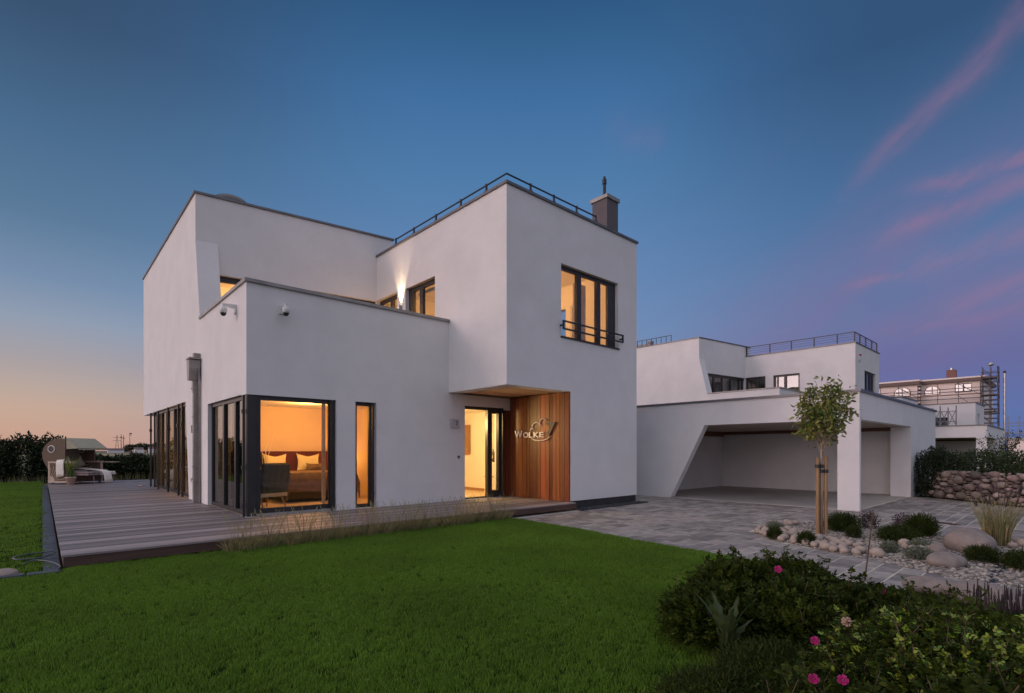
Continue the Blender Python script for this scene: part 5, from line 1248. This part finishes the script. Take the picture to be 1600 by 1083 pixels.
# lower storeys: brown box put in for the shade of a recessed balcony
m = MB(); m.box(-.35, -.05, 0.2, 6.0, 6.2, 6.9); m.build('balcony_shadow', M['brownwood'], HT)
SC_ = thing('scaffolding', 'long facade scaffolding with plank decks along the clapboarded building', 'scaffolding', (88.2, 8.4, 0))
b = MB()
for z in (4.9, 6.9, 8.75): b.box(-.5, .3, -.2, 15, z-.05, z+.02)
b.build('plank_deck', M['brownwood'], SC_)
b = MB()
for z in (7.2, 7.6, 8.2, 9.1, 9.5, 5.3, 5.8, 6.3): b.cyl((-.5, -.2, z), (-.5, 15, z), .05, n=5)
for y in [i*2.1 for i in range(8)]: b.cyl((-.5, y, 0), (-.5, y, 10.3), .04, n=5)
for y in (0.3, 6.6, 10.8): b.cyl((-.52, y, 6.9), (-.52, y+2.0, 8.7), .03, n=5); b.cyl((-.52, y, 8.8), (-.52, y+2.0, 10.2), .03, n=5)
b.build('tubes', M['tubes_dark'], SC_)
TW = thing('scaffold_tower', 'tall scaffold stair tower with a lamp on top at the end of the clapboarded building', 'scaffolding', (88.5, 6.9, 0))
b = MB()
for y in (-.1, .65, 1.4):
    for x in (-1.1, 0, 1.1): b.cyl((x, y, 0), (x, y, 12.1 if x > -1 else 11.0), .035, n=5)
for k in range(20):
    z = .58*k+.3
    for x in (-1.1, 0, 1.1): b.cyl((x, -.1, z), (x, 1.4, z), .035, n=5)
    for y in (-.1, 1.4): b.cyl((-1.1, y, z), (1.1, y, z), .035, n=5)
for k in range(6):
    z = 2.0*k+.1; b.cyl((-1.1, -.1, z), (-1.1, 1.4, z+1.8), .03, n=5); b.cyl((1.1, -.1, z), (1.1, 1.4, z+1.8), .03, n=5); b.cyl((-1.1, 1.4, z), (1.1, 1.4, z+1.8), .05, n=5); b.cyl((1.1, -.1, z), (-1.1, -.1, z+1.8), .05, n=5)
b.build('tubes', M['tubes_dark'], TW)
b = MB()
for z in (2.1, 4.2, 6.3, 8.4, 10.5): b.box(-1.1, 1.1, .05, 1.35, z, z+.07); b.box(-1.13, -1.07, -.1, 1.4, z, z+.10)
b.build('plank_deck', M['stem'], TW)
b = MB(); b.lathe([(0, 0), (.12, .03), (.28, .1), (.33, .28), (.2, .45), (0, .5)], 14, M=Matrix.Translation((0, .6, 12.1))); b.build('floodlight', M['steel'], TW)
FL = thing('flue_pipe', 'slim pinkish steel flue rising beside the scaffold tower', 'chimney pipe', (89.5, 6.3, 0))
b = MB(); b.cyl((0, 0, 0), (0, 0, 11.2), .14, n=12)
for z in (3, 5.4, 7.8, 10.2): b.cyl((0, 0, z), (0, 0, z+.07), .17, n=12)
b.build('pipe', M['steel'], FL)
b = MB(); b.cyl((0, 0, 11.2), (0, 0, 11.5), .18, .1, n=12); b.build('cap', M['black'], FL)
LS = thing('scaffolding', 'low open scaffold frames against the sky at the right edge', 'scaffolding', (88, 5.0, 0))
b = MB()
for y in (.9, -.1, -1.2, -2.4): b.cyl((0, y, 0), (0, y, 5.7), .06, n=6)
for z in (3.6, 4.5, 4.85): b.cyl((0, 1.1, z), (0, -2.6, z), .045, n=5)
b.cyl((0, .9, 3.6), (0, 1.9, 4.6), .04, n=5)
for y in [-.9+.25*k for k in range(8)]: b.cyl((0.1, y, 2.8), (0.1, y, 3.9+.1*(k % 3)), .02, n=5)
b.build('tubes', M['zinc'], LS)
LB = thing('low_building', 'low pale building behind the hedge at the right edge', 'building', (84, 1.0, 0))
b = MB(); b.box(0, 6, -8, 4.6, 0, 2.7); b.build('wall', M['clap'], LB); b = MB(); b.box(-.2, 6.2, -8.2, 4.8, 2.7, 2.95); b.build('roof', M['coping_light'], LB)
# ------------------------------------------------------------------ dry stone wall with hedge
A, B_ = Vector((20.83, 3.17, 0)), Vector((15.6, -2.85, 0)); dW = (B_-A).normalized(); nW = Vector((dW.y, -dW.x, 0)); nW = nW if nW.x > 0 else -nW
M['stonewall'] = mat('wall_stone', (.17,.12,.095), .8, .3, 6, .5, 40, island=.5, island_hue=.03, col2=(.34,.28,.25))
M['earth_dark'] = mat('earth_dark', (.018,.014,.011), .95, .3, 6, .5, 30)
SW = thing('stone_wall', 'low dry stone retaining wall of rounded brown and grey stones below the hedge', 'stone wall', tuple(A))
bmm = bmesh.new(); bmesh.ops.create_icosphere(bmm, subdivisions=2, radius=1); IV = np.array([v.co[:] for v in bmm.verts]); IF = np.array([[v.index for v in f.verts] for f in bmm.faces]); bmm.free()
VV = []; FF = []; o_n = 0; Lw = (B_-A).length; r = random.Random(8); st = []
def fits(x, z, a, c):
    for (x2, z2, a2, c2) in st:
        if abs(x-x2) < a+a2 and ((x-x2)/(a+a2))**2 + ((z-z2)/(c+c2))**2 < .88: return False
    return True
for lo, hi, tries in ((.15, .19, 260), (.11, .15, 900), (.08, .11, 2600), (.055, .08, 6000), (.035, .055, 9000)):
    for _ in range(tries):
        a_ = r.uniform(lo, hi); c_ = a_*r.uniform(.45, .78); x = r.uniform(-.2, Lw); z = r.uniform(c_*.7, .86-c_*.6)
        if x < .12-.35*(1-z/.86)+.1 and x < a_-.3*(1-z/.8): continue
        if fits(x, z, a_, c_): st.append((x, z, a_, c_))
for (x, z, a_, c_) in st:
    q = np.sign(IV)*np.abs(IV)**.92; q = q*(1+.08*np.sin(IV[:, [1, 2, 0]]*r.uniform(1.5, 3)+r.uniform(0, 6)))
    lx0, lz0 = a_*q[:, 0], c_*q[:, 2]; tlt = r.uniform(-.18, .18); lx = lx0*math.cos(tlt)-lz0*math.sin(tlt); lz = lx0*math.sin(tlt)+lz0*math.cos(tlt)
    back = .12 + z*.10; cc = np.array([dW.x*x+nW.x*back, dW.y*x+nW.y*back, z]); dp = min(.13, a_*.9)
    VV.append(cc + np.outer(lx, [dW.x, dW.y, 0]) + np.outer(dp*q[:, 1]+r.uniform(-.02, .02), [nW.x, nW.y, 0]) + np.outer(lz, [0, 0, 1])); FF.append(IF+o_n); o_n += len(IV)
npmesh('stones', np.concatenate(VV), np.concatenate(FF), M['stonewall'], SW, smooth=True)
b = MB(); p = lambda s, n, z: (dW.x*s+nW.x*n, dW.y*s+nW.y*n, z)
b.add([p(-.3, .17, -.1), p(Lw, .17, -.1), p(Lw, .24, .80), p(-.2, .24, .80), p(-.3, 3.5, -.1), p(Lw, 3.5, -.1), p(Lw, 3.5, .80), p(-.2, 3.5, .80)], [(0, 1, 2, 3), (3, 2, 6, 7), (0, 3, 7, 4), (4, 7, 6, 5), (1, 5, 6, 2)])
b.build('earth_fill', M['earth_dark'], SW)
def hedge2(label, s0, s1, n0, zb, h, dep, n, m, leaf=.055, seed=1, name='hedge'):
    T = thing(name, label, 'hedge', tuple(A + dW*((s0+s1)/2) + nW*n0)); L_ = (s1-s0)/2; lm = []; k = max(2, int(2*L_/.55)); rr = random.Random(seed)
    for i in range(k):
        t = -L_+(i+.5)*2*L_/k
        for nn_ in (-.35, .25): lm.append((dW.x*t+nW.x*nn_*dep, dW.y*t+nW.y*nn_*dep, zb+h*.38, .48, .5, h*rr.uniform(.50, .66)))
    P, d = lump_points(lm, n, .5); D = d*.5 + rng.normal(size=P.shape)*.55 + np.array([0, 0, .3]); D /= np.linalg.norm(D, axis=1)[:, None]
    S_ = np.cross(D, rng.normal(size=D.shape)); S_ /= np.linalg.norm(S_, axis=1)[:, None]
    V, F = leaf_mesh(P, D, S_, np.cross(D, S_), leaf*rng.uniform(.7, 1.4, len(P)), leaf*.6); npmesh('foliage', V, F, M[m], T); return T
hedge2('dense dark green hedge growing on top of the dry stone wall', .15, 7.8, .95, .72, .80, 1.0, 26000, 'leaf_hedge_green')
hedge2('dark narrow shrub squeezed between the carport wall and the stone wall', -.9, .1, .6, .0, 1.6, .6, 12000, 'leaf_hedge', name='shrub')
# small loose shrub above the hedge
T = thing('loose_shrub', 'loose branched shrub poking out above the hedge against the pale wall', 'shrub', (22.6, 1.7, .7))
b = MB(); rr = random.Random(3); tp = []
for k in range(16):
    a = rr.uniform(0, 6.28); dx_, dy_ = math.cos(a)*rr.uniform(.2, .6), math.sin(a)*rr.uniform(.2, .6); h = rr.uniform(.9, 1.35); pts_ = [(0, 0, 0), (dx_*.4, dy_*.4, h*.6), (dx_, dy_, h)]
    b.tube(pts_, [.012, .008, .004], 4); tp += [(dx_*t, dy_*t, h*(.55+.45*t)) for t in (.3, .5, .7, .85, 1.0)]
b.build('stems', M['stem'], T)
TP = np.repeat(np.array(tp), 7, 0)+rng.normal(size=(len(tp)*7, 3))*.05; D = rng.normal(size=TP.shape); D /= np.linalg.norm(D, axis=1)[:, None]; S_ = np.cross(D, rng.normal(size=D.shape)); S_ /= np.linalg.norm(S_, axis=1)[:, None]
V, F = leaf_mesh(TP, D, S_, np.cross(D, S_), .055*rng.uniform(.7, 1.3, len(TP)), .03); npmesh('foliage', V, F, M['leaf'], T)
# soil and a low wild verge to the right of the paving so that the ground does not read empty
sheet('rough_grass', [(21.2, 3.4), (140, 30), (140, -40), (20, -40), (15.3, -3.4)], -.055, M['verge'])
# ------------------------------------------------------------------ flat country at the far left
sheet('stubble_field', [(-40, 150), (90, 150), (150, 330), (-60, 330)], -.06, M['stubble'])
sheet('far_meadow', [(-80, 34), (14, 34), (80, 149), (-120, 149)], -.065, M['verge'])
def far_tree(x, y, h, w, n, label):
    T = thing('tree', label, 'tree', (x, y, -.1), 0, 'trees on the left horizon')
    lm = [(random.uniform(-.3, .3)*w, random.uniform(-.3, .3)*w, h*random.uniform(.45, .65), w*.35, w*.35, h*.32) for _ in range(5)]
    P, d = lump_points(lm, n, .4); D = rng.normal(size=P.shape); D /= np.linalg.norm(D, axis=1)[:, None]; S_ = np.cross(D, rng.normal(size=D.shape)); S_ /= np.linalg.norm(S_, axis=1)[:, None]
    V, F = leaf_mesh(P, D, S_, np.cross(D, S_), h*.10, h*.08); npmesh('crown', V, F, M['leaf_hedge'], T)
    b = MB(); b.cyl((0, 0, 0), (0, 0, h*.6), h*.04, h*.02, 6); b.build('trunk', M['stem'], T)
for k, (x, y, h, w, lab) in enumerate(((51, 492, 7.0, 9, 'leftmost dark tree of the clump on the left horizon'), (56, 490, 8.2, 10, 'second dark tree of the clump on the left horizon'), (61, 488, 7.6, 10, 'third dark tree of the clump on the left horizon'), (66, 486, 8.6, 8, 'rightmost and tallest tree of the clump on the left horizon'), (47, 494, 4.2, 7, 'lowest small tree at the left end of the horizon clump'))):
    far_tree(x, y, h, w, 700, lab)
for k, (x, y, w, h, lab) in enumerate(((50, 440, 5, 2.4, 'left one of the tiny pale farm houses on the left horizon'), (58, 436, 6, 2.8, 'right one of the tiny pale farm houses on the left horizon'), (38, 450, 9, 1.8, 'long low shed left of the tiny farm houses on the left horizon'))):
    T = thing('farm_house', lab, 'house', (x, y, -.1), 0, 'farm houses on the left horizon')
    b = MB(); b.box(-w/2, w/2, -2, 2, 0, h); b.build('wall', M['stucco'], T)
    b = MB(); b.prism([(-2.3, h), (2.3, h), (0, h+1.3)], lambda u, v, q: (q, u, v), -w/2-.2, w/2+.2); b.build('roof', M['eave'], T)
def mast(x, y, h, label, kind):
    T = thing('mast', label, 'mast', (x, y, -.1))
    b = MB()
    if kind == 'lattice':
        for s1 in (-1, 1):
            for s2 in (-1, 1): b.cyl((s1*1.1, s2*1.1, 0), (s1*.25, s2*.25, h), .10, n=4)
        for z in [h*t for t in (.2, .4, .6, .75, .9)]:
            w = 1.1-.85*z/h; b.box(-w, w, -w, w, z-.07, z+.07)
        for z in (h*.68, h*.86): b.box(-2.6, 2.6, -.15, .15, z-.12, z+.12)
    elif kind == 'pole': b.cyl((0, 0, 0), (0, 0, h), .28, .16, 6); b.cyl((0, 0, h*.8), (0, 0, h*.86), .6, n=6)
    else: b.cyl((0, 0, 0), (0, 0, h), .2, .13, 6); b.lathe([(0, -.5), (.8, -.3), (1.0, .2), (.5, .7), (0, .8)], 10, M=Matrix.Translation((.5, 0, h))); b.box(-.5, 1.2, -.1, .1, h-1.4, h-1.2)
    b.build('structure', M['eave'], T)
mast(43.2, 502, 13.5, 'lattice pylon on the left horizon, leftmost of the masts', 'lattice')
mast(45.6, 500, 14.2, 'slim pole mast just right of the lattice pylon on the left horizon', 'pole')
mast(47.0, 499, 13.4, 'slimmer pole between the pylon group and the lamp mast on the left horizon', 'pole')
mast(51.0, 500, 14.6, 'mast with a round lamp head right of the poles on the left horizon', 'lamp')
# reflections in the side glazing come from a real row of shrubs across the lawn

o = rock('stone', rock_mesh('stone', .16, .10, .07, 44, M['cobble'], 3), (-.36, 8.36, .03), .2, 'pale rounded stone lying by the dark edging at the left edge of the picture', 'stone')
